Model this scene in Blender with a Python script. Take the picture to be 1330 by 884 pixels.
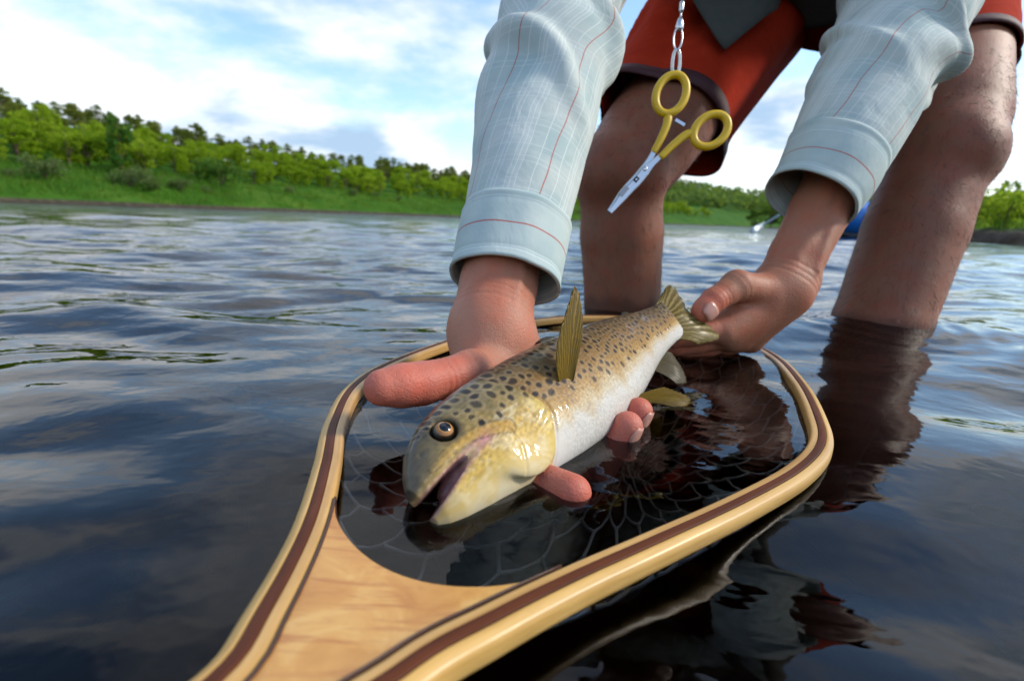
import bpy, math, random
import numpy as np
from mathutils import Vector, Matrix, noise as mnoise

random.seed(7)
rng = np.random.default_rng(7)
for o in list(bpy.data.objects):
    bpy.data.objects.remove(o)
SC = bpy.context.scene
COL = SC.collection
R = math.radians

# ------------------------------------------------------------------ camera
CAM_H = 0.12
FPX = 640.0                      # focal length in pixels of the 1330 px wide photograph
PITCH, ROLL = R(13.9), R(2.085)
camd = bpy.data.cameras.new('camera')
cam = bpy.data.objects.new('camera', camd)
COL.objects.link(cam)
SC.camera = cam
camd.sensor_width = 36.0
camd.lens = 36.0 * FPX / 1330.0
camd.clip_start = 0.01
camd.clip_end = 3000.0
cF = np.array([0, math.cos(PITCH), -math.sin(PITCH)])
cR0 = np.array([1.0, 0, 0])
cU0 = np.array([0, math.sin(PITCH), math.cos(PITCH)])
cR = math.cos(ROLL) * cR0 + math.sin(ROLL) * cU0
cU = -math.sin(ROLL) * cR0 + math.cos(ROLL) * cU0
cC = np.array([0, 0, CAM_H])
M = Matrix(((cR[0], cU[0], -cF[0], 0), (cR[1], cU[1], -cF[1], 0), (cR[2], cU[2], -cF[2], CAM_H), (0, 0, 0, 1)))
cam.matrix_world = M
camd.dof.use_dof = True
camd.dof.focus_distance = 0.27
camd.dof.aperture_fstop = 9.5

# ------------------------------------------------------------------ sky and sun
SUN_EL, SUN_AZ = R(34), R(86)      # azimuth measured from +Y towards +X
world = bpy.data.worlds.new('World')
SC.world = world
world.use_nodes = True
wn = world.node_tree
wn.nodes.clear()
SUNCOL = (1.0, 0.93, 0.82)
sund = bpy.data.lights.new('sun', 'SUN')
sund.energy = 2.0
sund.angle = R(9)
sund.color = SUNCOL
sun = bpy.data.objects.new('sun', sund)
COL.objects.link(sun)
sdir = Vector((math.sin(SUN_AZ) * math.cos(SUN_EL), math.cos(SUN_AZ) * math.cos(SUN_EL), math.sin(SUN_EL)))
sun.rotation_euler = (-sdir).to_track_quat('-Z', 'Y').to_euler()
sun.location = sdir * 50
SC.view_settings.view_transform = 'Standard'
SC.view_settings.look = 'None'
SC.view_settings.gamma = 1.0
SC.view_settings.use_curve_mapping = False
SC.view_settings.exposure = 0.80
SC.render.engine = 'CYCLES'
SC.cycles.use_denoising = True
SC.cycles.max_bounces = 8
SC.cycles.transparent_max_bounces = 16
SC.cycles.sample_clamp_indirect = 6.0
SC.cycles.caustics_reflective = False
SC.cycles.caustics_refractive = False


class NT:
    """tiny node-tree writer"""
    def __init__(self, tree):
        self.t = tree

    def n(self, typ, **kw):
        nd = self.t.nodes.new(typ)
        for k, v in kw.items():
            if k.startswith('i_'):
                key = k[2:]
                key = int(key) if key.isdigit() else key.replace('_', ' ')
                self.put(nd.inputs[key], v)
            else:
                setattr(nd, k, v)
        return nd

    def put(self, sock, v):
        if isinstance(v, bpy.types.NodeSocket):
            self.t.links.new(v, sock)
        elif isinstance(v, bpy.types.Node):
            self.t.links.new(v.outputs[0], sock)
        else:
            if isinstance(v, tuple) and len(v) == 3 and sock.type == 'RGBA':
                v = (*v, 1.0)
            sock.default_value = v

    def math(self, op, a, b=0.0, c=None, clamp=False):
        nd = self.t.nodes.new('ShaderNodeMath')
        nd.operation = op
        nd.use_clamp = clamp
        self.put(nd.inputs[0], a)
        self.put(nd.inputs[1], b)
        if c is not None:
            self.put(nd.inputs[2], c)
        return nd.outputs[0]

    def mix(self, f, a, b, blend='MIX'):
        nd = self.t.nodes.new('ShaderNodeMix')
        nd.data_type = 'RGBA'
        nd.blend_type = blend
        self.put(nd.inputs[0], f)
        self.put(nd.inputs[6], a)
        self.put(nd.inputs[7], b)
        return nd.outputs[2]

    def ramp(self, f, stops, interp='LINEAR'):
        nd = self.t.nodes.new('ShaderNodeValToRGB')
        self.put(nd.inputs[0], f)
        cr = nd.color_ramp
        cr.interpolation = interp
        while len(cr.elements) < len(stops):
            cr.elements.new(0.5)
        for e, (p, c) in zip(cr.elements, stops):
            e.position = p
            e.color = (*c, 1.0) if len(c) == 3 else c
        return nd.outputs[0]

    def noise(self, vec, scale, detail=4.0, rough=0.55, dist=0.0):
        nd = self.t.nodes.new('ShaderNodeTexNoise')
        if vec is not None:
            self.put(nd.inputs['Vector'], vec)
        nd.inputs['Scale'].default_value = scale
        nd.inputs['Detail'].default_value = detail
        nd.inputs['Roughness'].default_value = rough
        nd.inputs['Distortion'].default_value = dist
        return nd.outputs[0]

    def mapping(self, vec, scale=(1, 1, 1), loc=(0, 0, 0), rot=(0, 0, 0)):
        nd = self.t.nodes.new('ShaderNodeMapping')
        self.put(nd.inputs[0], vec)
        nd.inputs['Scale'].default_value = scale
        nd.inputs['Location'].default_value = loc
        nd.inputs['Rotation'].default_value = rot
        return nd.outputs[0]

    def bump(self, h, strength=0.3, dist=0.001, normal=None):
        nd = self.t.nodes.new('ShaderNodeBump')
        nd.inputs['Strength'].default_value = strength
        nd.inputs['Distance'].default_value = dist
        self.put(nd.inputs['Height'], h)
        if normal is not None:
            self.put(nd.inputs['Normal'], normal)
        return nd.outputs[0]


# world: Nishita sky with a layer of fair-weather cloud
w = NT(wn)
geo = w.n('ShaderNodeNewGeometry')
sep = w.n('ShaderNodeSeparateXYZ')
tc = w.n('ShaderNodeTexCoord')
w.put(sep.inputs[0], tc.outputs['Generated'])
zc = w.math('ADD', w.math('MAXIMUM', sep.outputs[2], 0.0), 0.26)
comb = w.n('ShaderNodeCombineXYZ', i_0=w.math('DIVIDE', sep.outputs[0], zc), i_1=w.math('DIVIDE', sep.outputs[1], zc), i_2=0.37)
cl1 = w.noise(w.mapping(comb.outputs[0], scale=(1.0, 1.15, 1), loc=(5.1, 2.4, 0)), 0.95, 8.0, 0.56, 0.15)
cl2 = w.noise(w.mapping(comb.outputs[0], scale=(1.0, 1.15, 1), loc=(5.22, 2.46, 0.1)), 0.95, 6.0, 0.52, 0.15)
cover = w.ramp(cl1, [(0.38, (0, 0, 0)), (0.54, (1, 1, 1))], 'EASE')
thick = w.ramp(cl2, [(0.50, (0, 0, 0)), (0.62, (1, 1, 1))], 'EASE')
sky = w.n('ShaderNodeTexSky', sky_type='NISHITA', sun_disc=False, sun_elevation=SUN_EL, sun_rotation=SUN_AZ,
          air_density=1.2, dust_density=0.3, ozone_density=3.4, altitude=100.0)
clcol = w.mix(thick, (4.6, 4.7, 4.85), (1.8, 2.5, 3.4))
skc = w.mix(w.math('MULTIPLY', cover, 0.93), sky.outputs[0], clcol)
bg = w.n('ShaderNodeBackground', i_Color=skc, i_Strength=0.15)
wo = w.n('ShaderNodeOutputWorld')
w.put(wo.inputs[0], bg)


# ------------------------------------------------------------------ helpers
def at(px, py, d):
    """the point that the photograph shows at pixel px, py when it lies d metres ahead"""
    return cC + d * (cF + (px - 665.0) / FPX * cR + (442.0 - py) / FPX * cU)


def onz(px, py, z):
    v = cF + (px - 665.0) / FPX * cR + (442.0 - py) / FPX * cU
    return cC + v * ((z - CAM_H) / v[2])


def material(name):
    m = bpy.data.materials.new(name)
    m.use_nodes = True
    m.node_tree.nodes.clear()
    t = NT(m.node_tree)
    return m, t


def finish(t, shader, disp=None, vol=None):
    out = t.n('ShaderNodeOutputMaterial')
    if shader is not None:
        t.put(out.inputs[0], shader)
    if vol is not None:
        t.put(out.inputs[1], vol)


def principled(t, **kw):
    p = t.n('ShaderNodeBsdfPrincipled')
    for k, v in kw.items():
        t.put(p.inputs[k.replace('_', ' ')], v)
    return p.outputs[0]


def link(o, parent=None):
    COL.objects.link(o)
    if parent is not None:
        o.parent = parent
    return o


def mesh_obj(name, verts, faces, mat=None, parent=None, smooth=True, uv=None, col=None, kind=None, label=None):
    me = bpy.data.meshes.new(name)
    verts = np.asarray(verts, dtype=np.float64)
    if isinstance(faces, np.ndarray):
        nf, k = faces.shape
        me.vertices.add(len(verts))
        me.vertices.foreach_set('co', verts.ravel())
        me.loops.add(nf * k)
        me.loops.foreach_set('vertex_index', faces.ravel().astype(np.int32))
        me.polygons.add(nf)
        me.polygons.foreach_set('loop_start', np.arange(0, nf * k, k, dtype=np.int32))
        me.update(calc_edges=True)
        me.validate()
    else:
        me.from_pydata([tuple(v) for v in verts], [], faces)
        me.update()
    if smooth:
        me.polygons.foreach_set('use_smooth', np.ones(len(me.polygons), dtype=bool))
    if uv is not None:                       # per-vertex uv
        li = np.empty(len(me.loops), dtype=np.int32)
        me.loops.foreach_get('vertex_index', li)
        ul = me.uv_layers.new(name='UVMap')
        ul.data.foreach_set('uv', np.asarray(uv, dtype=np.float32)[li].ravel())
    if col is not None:
        ca = me.color_attributes.new('Col', 'FLOAT_COLOR', 'POINT')
        c = np.ones((len(verts), 4), dtype=np.float32)
        c[:, :3] = col
        ca.data.foreach_set('color', c.ravel())
    if mat is not None:
        me.materials.append(mat)
    o = bpy.data.objects.new(name, me)
    link(o, parent)
    if kind:
        o['kind'] = kind
    if label:
        o['label'] = label
    return o


def empty(name, loc, label, cat, group=None):
    o = bpy.data.objects.new(name, None)
    o.location = loc
    o.empty_display_size = 0.02
    COL.objects.link(o)
    o['label'] = label
    o['category'] = cat
    if group:
        o['group'] = group
    return o


def adopt(o, root):
    """make o a part of root, keeping its world coordinates"""
    o.parent = root
    o.matrix_parent_inverse = Matrix.Translation(-Vector(root.location))
    return o


def crom(pts, n):
    """Catmull-Rom through pts, n samples, about even in arc length"""
    p = np.asarray(pts, dtype=float)
    p = np.vstack([2 * p[0] - p[1], p, 2 * p[-1] - p[-2]])
    out = []
    for i in range(1, len(p) - 2):
        t = np.linspace(0, 1, 24, endpoint=False)[:, None]
        a, b, c, d = p[i - 1], p[i], p[i + 1], p[i + 2]
        out.append(0.5 * (2 * b + (c - a) * t + (2 * a - 5 * b + 4 * c - d) * t ** 2 + (3 * b - a - 3 * c + d) * t ** 3))
    out.append(p[-2][None])
    q = np.vstack(out)
    k = min(3, q.shape[1])
    s = np.concatenate([[0], np.cumsum(np.linalg.norm(np.diff(q[:, :k], axis=0), axis=1))])
    u = np.linspace(0, s[-1], n)
    return np.stack([np.interp(u, s, q[:, j]) for j in range(q.shape[1])], axis=1)


def frames(path, up=(0, 0, 1)):
    path = np.asarray(path)
    T = np.gradient(path, axis=0)
    T /= np.linalg.norm(T, axis=1)[:, None] + 1e-12
    N = np.zeros_like(T)
    n0 = np.cross(np.cross(T[0], up), T[0])
    if np.linalg.norm(n0) < 1e-4:
        n0 = np.cross(T[0], (1, 0.2, 0))
    n = n0 / np.linalg.norm(n0)
    for i in range(len(T)):
        n = n - T[i] * np.dot(n, T[i])
        n /= np.linalg.norm(n)
        N[i] = n
    B = np.cross(T, N)
    return T, N, B


def loft(rings, cap=True, closed=True):
    n, m, _ = rings.shape
    v = rings.reshape(-1, 3)
    idx = np.arange(n * m).reshape(n, m)
    if closed:
        a, b = idx, np.roll(idx, -1, axis=1)
    else:
        a, b = idx[:, :-1], idx[:, 1:]
    f = np.stack([a[:-1], b[:-1], b[1:], a[1:]], axis=-1).reshape(-1, 4)
    faces = [tuple(x) for x in f]
    if cap and closed:
        faces.append(tuple(idx[0][::-1]))
        faces.append(tuple(idx[-1]))
    return v, faces


def ring_uv(rings):
    """uv in metres: u round the ring, v along the loft"""
    n, m, _ = rings.shape
    du = np.linalg.norm(np.diff(rings, axis=1), axis=2)
    u = np.concatenate([np.zeros((n, 1)), np.cumsum(du, axis=1)], axis=1)
    c = rings.mean(axis=1)
    s = np.concatenate([[0], np.cumsum(np.linalg.norm(np.diff(c, axis=0), axis=1))])
    return np.stack([u, np.repeat(s[:, None], m, axis=1)], axis=-1).reshape(-1, 2)


def tube_rings(path, rad, seg=12, up=(0, 0, 1), flat=1.0):
    path = np.asarray(path)
    T, N, B = frames(path, up)
    rad = np.broadcast_to(np.asarray(rad, dtype=float), (len(path),))
    th = np.linspace(0, 2 * np.pi, seg, endpoint=False)
    return path[:, None] + rad[:, None, None] * (np.cos(th)[None, :, None] * N[:, None] * flat + np.sin(th)[None, :, None] * B[:, None])


def tube(name, path, rad, mat, parent=None, seg=12, up=(0, 0, 1), flat=1.0, closed=False):
    r = tube_rings(path, rad, seg, up, flat)
    if closed:
        n, m, _ = r.shape
        idx = np.arange(n * m).reshape(n, m)
        a, b = idx, np.roll(idx, -1, axis=1)
        f = np.stack([a, b, np.roll(b, -1, axis=0), np.roll(a, -1, axis=0)], axis=-1).reshape(-1, 4)
        v, faces = r.reshape(-1, 3), [tuple(x) for x in f]
    else:
        v, faces = loft(r)
    o = mesh_obj(name, v, faces, mat, uv=ring_uv(r))
    if parent is not None:
        adopt(o, parent)
    return o


def box_geo(c, s, rot=None):
    c, s = np.asarray(c, float), np.asarray(s, float) / 2
    v = np.array([[x, y, z] for x in (-1, 1) for y in (-1, 1) for z in (-1, 1)], float) * s
    if rot is not None:
        v = v @ np.asarray(rot).T
    f = [(0, 1, 3, 2), (4, 6, 7, 5), (0, 4, 5, 1), (2, 3, 7, 6), (0, 2, 6, 4), (1, 5, 7, 3)]
    return v + c, f


def smooth01(x, a, b):
    t = np.clip((x - a) / (b - a), 0, 1)
    return t * t * (3 - 2 * t)


class SDF:
    """field of smoothly united tapered capsules and ellipsoids; surface() meshes it with surface nets"""
    def __init__(self, lo, hi, res):
        self.lo = np.asarray(lo, float)
        self.res = res
        self.dim = np.ceil((np.asarray(hi, float) - self.lo) / res).astype(int) + 1
        self.f = np.full(self.dim, 0.05, dtype=np.float32)

    def _box(self, lo, hi):
        i0 = np.clip(np.floor((lo - self.lo) / self.res).astype(int), 0, self.dim)
        i1 = np.clip(np.ceil((hi - self.lo) / self.res).astype(int) + 1, 0, self.dim)
        if np.any(i1 <= i0):
            return None, None
        ax = [self.lo[k] + self.res * np.arange(i0[k], i1[k]) for k in range(3)]
        P = np.stack(np.meshgrid(*ax, indexing='ij'), axis=-1).astype(np.float32)
        return (slice(i0[0], i1[0]), slice(i0[1], i1[1]), slice(i0[2], i1[2])), P

    def _put(self, sl, d, k, sub=False):
        a = self.f[sl]
        if sub:
            b = -d
            h = np.clip(0.5 - 0.5 * (a - b) / k, 0, 1)
            self.f[sl] = a * (1 - h) + b * h + k * h * (1 - h)
        else:
            h = np.clip(0.5 + 0.5 * (a - d) / k, 0, 1)
            self.f[sl] = a * (1 - h) + d * h - k * h * (1 - h)

    def cone(self, a, b, ra, rb, k=0.008, sub=False, flat=None):
        a, b = np.asarray(a, float), np.asarray(b, float)
        r = max(ra, rb) + k + 3 * self.res + 0.006
        sl, P = self._box(np.minimum(a, b) - r, np.maximum(a, b) + r)
        if sl is None:
            return
        pa = P - a.astype(np.float32)
        if flat is not None:             # squash across a given axis: (axis, factor > 1)
            ax, fac = np.asarray(flat[0], np.float32), flat[1]
            ax = ax / np.linalg.norm(ax)
            pa = pa + (pa @ ax)[..., None] * ax * (fac - 1)
            ba = (b - a).astype(np.float32)
            ba = ba + (ba @ ax) * ax * (fac - 1)
        else:
            ba = (b - a).astype(np.float32)
        t = np.clip(pa @ ba / (ba @ ba + 1e-12), 0, 1)
        d = np.linalg.norm(pa - t[..., None] * ba, axis=-1) - (ra + t * (rb - ra))
        self._put(sl, d, k, sub)

    def ball(self, c, r, k=0.008, sub=False):
        self.cone(c, np.asarray(c) + 1e-5, r, r, k, sub)

    def ellipsoid(self, c, axes, rad, k=0.008, sub=False):
        c, axes, rad = np.asarray(c, float), np.asarray(axes, float), np.asarray(rad, float)
        r = rad.max() + k + 3 * self.res + 0.004
        sl, P = self._box(c - r, c + r)
        if sl is None:
            return
        q = (P - c.astype(np.float32)) @ axes.T.astype(np.float32)
        k0 = np.linalg.norm(q / rad, axis=-1)
        k1 = np.linalg.norm(q / rad ** 2, axis=-1) + 1e-9
        self._put(sl, (k0 * (k0 - 1) / k1).astype(np.float32), k, sub)

    def surface(self, smooth=2):
        return surface_nets(self.f, self.lo, self.res, smooth)


def surface_nets(f, lo, res, smooth=2):
    ins = f < 0
    nx, ny, nz = f.shape
    cnt = np.zeros((nx - 1, ny - 1, nz - 1), dtype=np.int8)
    for i in (0, 1):
        for j in (0, 1):
            for k in (0, 1):
                cnt += ins[i:nx - 1 + i, j:ny - 1 + j, k:nz - 1 + k]
    act = (cnt > 0) & (cnt < 8)
    I, J, K = np.nonzero(act)
    vid = np.full(act.shape, -1, dtype=np.int64)
    vid[I, J, K] = np.arange(len(I))
    pos = np.zeros((len(I), 3))
    num = np.zeros(len(I))
    cor = [(i, j, k) for i in (0, 1) for j in (0, 1) for k in (0, 1)]
    for a in cor:
        for ax in range(3):
            if a[ax]:
                continue
            b = list(a)
            b[ax] = 1
            fa = f[I + a[0], J + a[1], K + a[2]].astype(float)
            fb = f[I + b[0], J + b[1], K + b[2]].astype(float)
            c = (fa < 0) != (fb < 0)
            t = np.where(c, fa / np.where(c, fa - fb, 1), 0)
            p = np.array(a, float)[None] + np.eye(3)[ax][None] * t[:, None]
            pos += np.where(c[:, None], p, 0)
            num += c
    pos /= num[:, None]
    V = lo + res * (np.stack([I, J, K], 1) + pos)
    quads = []
    for ax in range(3):
        sh = [slice(None)] * 3
        s0, s1 = list(sh), list(sh)
        s0[ax], s1[ax] = slice(0, -1), slice(1, None)
        A, B = ins[tuple(s0)], ins[tuple(s1)]
        ch = A != B
        o1, o2 = (ax + 1) % 3, (ax + 2) % 3
        X = np.stack(np.nonzero(ch), 1)
        ok = (X[:, o1] > 0) & (X[:, o2] > 0) & (X[:, o1] < f.shape[o1] - 1) & (X[:, o2] < f.shape[o2] - 1)
        X = X[ok]
        def g(d1, d2):
            Y = X.copy()
            Y[:, o1] -= d1
            Y[:, o2] -= d2
            return vid[Y[:, 0], Y[:, 1], Y[:, 2]]
        q = np.stack([g(1, 1), g(0, 1), g(0, 0), g(1, 0)], 1)
        flip = ~A[X[:, 0], X[:, 1], X[:, 2]]
        q[flip] = q[flip][:, ::-1]
        quads.append(q)
    Q = np.vstack(quads)
    for _ in range(smooth):
        acc = np.zeros_like(V)
        n = np.zeros(len(V))
        for e in ((0, 1), (1, 2), (2, 3), (3, 0)):
            np.add.at(acc, Q[:, e[0]], V[Q[:, e[1]]])
            np.add.at(acc, Q[:, e[1]], V[Q[:, e[0]]])
            np.add.at(n, Q[:, e[0]], 1)
            np.add.at(n, Q[:, e[1]], 1)
        V = 0.5 * V + 0.5 * acc / n[:, None]
    return V, Q


def vnormals(V, Q):
    fn = np.cross(V[Q[:, 2]] - V[Q[:, 0]], V[Q[:, 3]] - V[Q[:, 1]])
    N = np.zeros_like(V)
    for k in range(4):
        np.add.at(N, Q[:, k], fn)
    return N / (np.linalg.norm(N, axis=1)[:, None] + 1e-12)


def nz(P, scale, seed=0.0, oct=1):
    """coherent noise (-1..1) made of rotated sine products, vectorised"""
    P = np.asarray(P, float) * scale + seed * 7.31
    out = np.zeros(len(P))
    amp, tot = 1.0, 0.0
    rs = np.random.default_rng(int(seed * 100) + 11)
    for _ in range(oct):
        for _k in range(5):
            d = rs.normal(size=P.shape[1])
            d /= np.linalg.norm(d)
            e = rs.normal(size=P.shape[1])
            e /= np.linalg.norm(e)
            out += amp * np.sin(P @ d * 2 * np.pi * rs.uniform(.6, 1.4) + rs.uniform(0, 6.28) + 1.2 * np.sin(P @ e * 3.1 + rs.uniform(0, 6.28)))
        tot += amp * 2.2
        P = P * 2.03
        amp *= 0.5
    return out / tot

# ------------------------------------------------------------------ ground: bed, banks, hills in one sheet
def x_left(y):
    return np.interp(y, [-200, 0, 30, 55, 80, 120, 160, 220, 300, 900], [-150, -46, -31, -20, -8, 24, 60, 125, 240, 1200])


def x_right(y):
    return np.interp(y, [-200, 0, 4, 8, 14, 25, 45, 70, 92, 110, 140, 220, 900], [-30, 5.5, 6.6, 8.0, 11.0, 16.5, 26, 38, 46, 62, 100, 230, 1500])


def shore_d(x, y):
    e = 0.5
    sl = (x_left(y + e) - x_left(y - e)) / (2 * e)
    sr = (x_right(y + e) - x_right(y - e)) / (2 * e)
    return (x_left(y) - x) / np.sqrt(1 + sl ** 2), (x - x_right(y)) / np.sqrt(1 + sr ** 2)


BED = -0.29


def ground_z(x, y):
    x, y = np.asarray(x, float), np.asarray(y, float)
    P = np.stack([x.ravel(), y.ravel()], 1)
    dl, dr = shore_d(x, y)
    n1 = nz(P, 0.12, 1.0, 3).reshape(x.shape)
    n2 = nz(P, 0.9, 2.0, 2).reshape(x.shape)
    dl = dl + 0.5 * n1
    dr = dr + 0.25 * n1 + 0.12 * n2
    zl = np.interp(dl, [-6, -1, 0, 0.7, 3.0, 8.0, 12, 24, 40, 70, 400], [BED, -0.12, 0.0, 0.25, 1.2, 2.6, 3.1, 5.2, 8.0, 8.6, 12])
    zr = np.interp(dr, [-5, -0.8, 0, 0.14, 0.5, 4, 20, 60, 200, 600], [BED, -0.08, 0.0, 0.17, 0.27, 0.36, 0.9, 2.0, 5, 12])
    z = np.maximum(zl, zr)
    inland = np.maximum(dl, dr)
    z = z + smooth01(inland, 0.1, 6) * (0.18 * n1 + 0.05 * n2) + smooth01(inland, 0.0, .4) * 0.035 * n2
    far = smooth01(y, 230, 480)
    z = z + far * (17 + 6 * nz(P, 0.004, 3.0, 2).reshape(x.shape)) * smooth01(inland, 0, 120)
    return z


def graded(core_lo, core_hi, step, lim_lo, lim_hi, grow):
    a = list(np.arange(core_lo, core_hi + step / 2, step))
    s = step
    while a[-1] < lim_hi:
        s *= grow
        a.append(a[-1] + s)
    b = []
    s = step
    p = core_lo
    while p > lim_lo:
        s *= grow
        p -= s
        b.append(p)
    return np.array(b[::-1] + a)


def grid_mesh(xs, ys, Z):
    X, Y = np.meshgrid(xs, ys, indexing='ij')
    V = np.stack([X, Y, Z], -1).reshape(-1, 3)
    idx = np.arange(len(V)).reshape(X.shape)
    Q = np.stack([idx[:-1, :-1], idx[1:, :-1], idx[1:, 1:], idx[:-1, 1:]], -1).reshape(-1, 4)
    return V, Q


gm, t = material('ground_soil')
tcg = t.n('ShaderNodeNewGeometry')
gs = t.n('ShaderNodeSeparateXYZ', i_0=tcg.outputs['Position'])
gn = t.noise(tcg.outputs['Position'], 0.35, 6, 0.6)
gn2 = t.noise(tcg.outputs['Position'], 3.0, 5, 0.65)
grass = t.ramp(gn, [(0.3, (0.025, 0.075, 0.006)), (0.5, (0.040, 0.115, 0.008)), (0.7, (0.085, 0.15, 0.018))])
mud = t.ramp(gn2, [(0.3, (0.030, 0.024, 0.018)), (0.55, (0.075, 0.058, 0.042)), (0.75, (0.16, 0.13, 0.10))])
hmask = t.math('ADD', gs.outputs[2], t.math('MULTIPLY', t.math('SUBTRACT', gn2, 0.5), 0.18))
gcol = t.mix(t.ramp(hmask, [(0.20, (0, 0, 0)), (0.32, (1, 1, 1))]), mud, grass)
bedc = t.ramp(t.noise(tcg.outputs['Position'], 9.0, 5, 0.6), [(0.3, (0.012, 0.009, 0.006)), (0.6, (0.05, 0.035, 0.02)), (0.8, (0.09, 0.065, 0.04))])
gcol = t.mix(t.ramp(gs.outputs[2], [(0.0, (0, 0, 0)), (0.03, (1, 1, 1))]), bedc, gcol)
finish(t, principled(t, Base_Color=gcol, Roughness=0.9, Specular_IOR_Level=0.08, Normal=t.bump(gn2, 0.6, 0.08)))

gx = graded(-2.0, 14.0, 0.12, -900, 1400, 1.035)
gy = graded(-1.0, 14.0, 0.12, -120, 1300, 1.035)
GX, GY = np.meshgrid(gx, gy, indexing='ij')
V, Q = grid_mesh(gx, gy, ground_z(GX, GY))
ground = mesh_obj('ground', V, Q, gm, kind='structure')
ground['label'] = 'river bed rising into grassy banks and a wooded hill'

# stones on the bed
stm, t = material('river_stone')
oi = t.n('ShaderNodeObjectInfo')
ob = t.n('ShaderNodeTexCoord')
sc_ = t.ramp(oi.outputs['Random'], [(0.0, (0.035, 0.026, 0.018)), (0.5, (0.085, 0.062, 0.042)), (1.0, (0.16, 0.13, 0.10))])
sc_ = t.mix(t.math('MULTIPLY', t.noise(ob.outputs['Object'], 3.0, 6), 0.6), sc_, (0.03, 0.028, 0.015))
finish(t, principled(t, Base_Color=sc_, Roughness=0.6, Normal=t.bump(t.noise(ob.outputs['Object'], 12, 4), 0.3, 0.05)))
stone_meshes = []
for k in range(6):
    n, m = 8, 10
    ph = np.linspace(0.02, np.pi - 0.02, n)[:, None]
    th = np.linspace(0, 2 * np.pi, m, endpoint=False)[None]
    P = np.stack([np.sin(ph) * np.cos(th), np.sin(ph) * np.sin(th), np.cos(ph) * np.ones_like(th)], -1).reshape(-1, 3)
    P *= (1 + 0.22 * nz(P, 0.45, 20 + k, 2))[:, None] * np.array([1, rng.uniform(.65, .95), rng.uniform(.45, .7)])
    v, f = loft(P.reshape(n, m, 3))
    so = mesh_obj('stone', v, f, stm, ground)
    stone_meshes.append(so)
stone_spots = []
for i in range(190):
    x, y = rng.uniform(-0.75, 0.95), rng.uniform(-0.15, 1.5)
    r = rng.choice([0.02, 0.03, 0.045, 0.07], p=[.35, .35, .2, .1]) * rng.uniform(.8, 1.3)
    if math.hypot(x - 0.17, y - 0.74) < 0.1 + r or math.hypot(x - 0.44, y - 0.66) < 0.1 + r:
        continue
    if any(math.hypot(x - a, y - b) < (r + c) * 0.9 for a, b, c in stone_spots):
        continue
    stone_spots.append((x, y, r))
for i, (x, y, r) in enumerate(stone_spots):
    o = stone_meshes[i] if i < 6 else stone_meshes[i % 6].copy()
    if i >= 6:
        link(o, ground)
    o.location = (x, y, float(ground_z(np.array([x]), np.array([y]))[0]) + r * 0.22)
    o.scale = (r, r, r)
    o.rotation_euler = (0, 0, rng.uniform(0, 6.28))

# ------------------------------------------------------------------ water
wm, t = material('river_water')
pos = t.n('ShaderNodeNewGeometry').outputs['Position']
r1 = t.noise(t.mapping(pos, scale=(1.0, 1.5, 1), rot=(0, 0, 0.35)), 16.0, 3, 0.5, 0.3)
r2 = t.noise(t.mapping(pos, scale=(0.6, 1.5, 1), rot=(0, 0, -0.2)), 2.2, 4, 0.6, 0.4)
cdist = t.n('ShaderNodeVectorMath', operation='LENGTH', i_0=pos).outputs['Value']
b1 = t.n('ShaderNodeBump')
b1.inputs['Distance'].default_value = 0.010
t.put(b1.inputs['Strength'], t.ramp(t.math('MULTIPLY', cdist, 0.25), [(0.05, (0.10,) * 3), (0.40, (0.35,) * 3)]))
t.put(b1.inputs['Height'], r1)
b2 = t.n('ShaderNodeBump')
b2.inputs['Distance'].default_value = 0.12
t.put(b2.inputs['Strength'], t.ramp(t.math('MULTIPLY', cdist, 0.05), [(0.25, (0.0,) * 3), (0.9, (0.55,) * 3)]))
t.put(b2.inputs['Height'], r2)
t.put(b2.inputs['Normal'], b1.outputs[0])
fres = t.n('ShaderNodeFresnel', i_IOR=1.333, i_Normal=b2.outputs[0])
gl = t.n('ShaderNodeBsdfGlossy', i_Roughness=0.015, i_Normal=b2.outputs[0], i_Color=(1, 1, 1))
tr = t.n('ShaderNodeBsdfTransparent', i_Color=(0.93, 0.92, 0.88))
mx = t.n('ShaderNodeMixShader', i_0=fres.outputs[0], i_1=tr.outputs[0], i_2=gl.outputs[0])
va = t.n('ShaderNodeVolumeAbsorption', i_Color=(0.62, 0.42, 0.20), i_Density=7.5)
finish(t, mx.outputs[0], vol=va.outputs[0])

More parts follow.
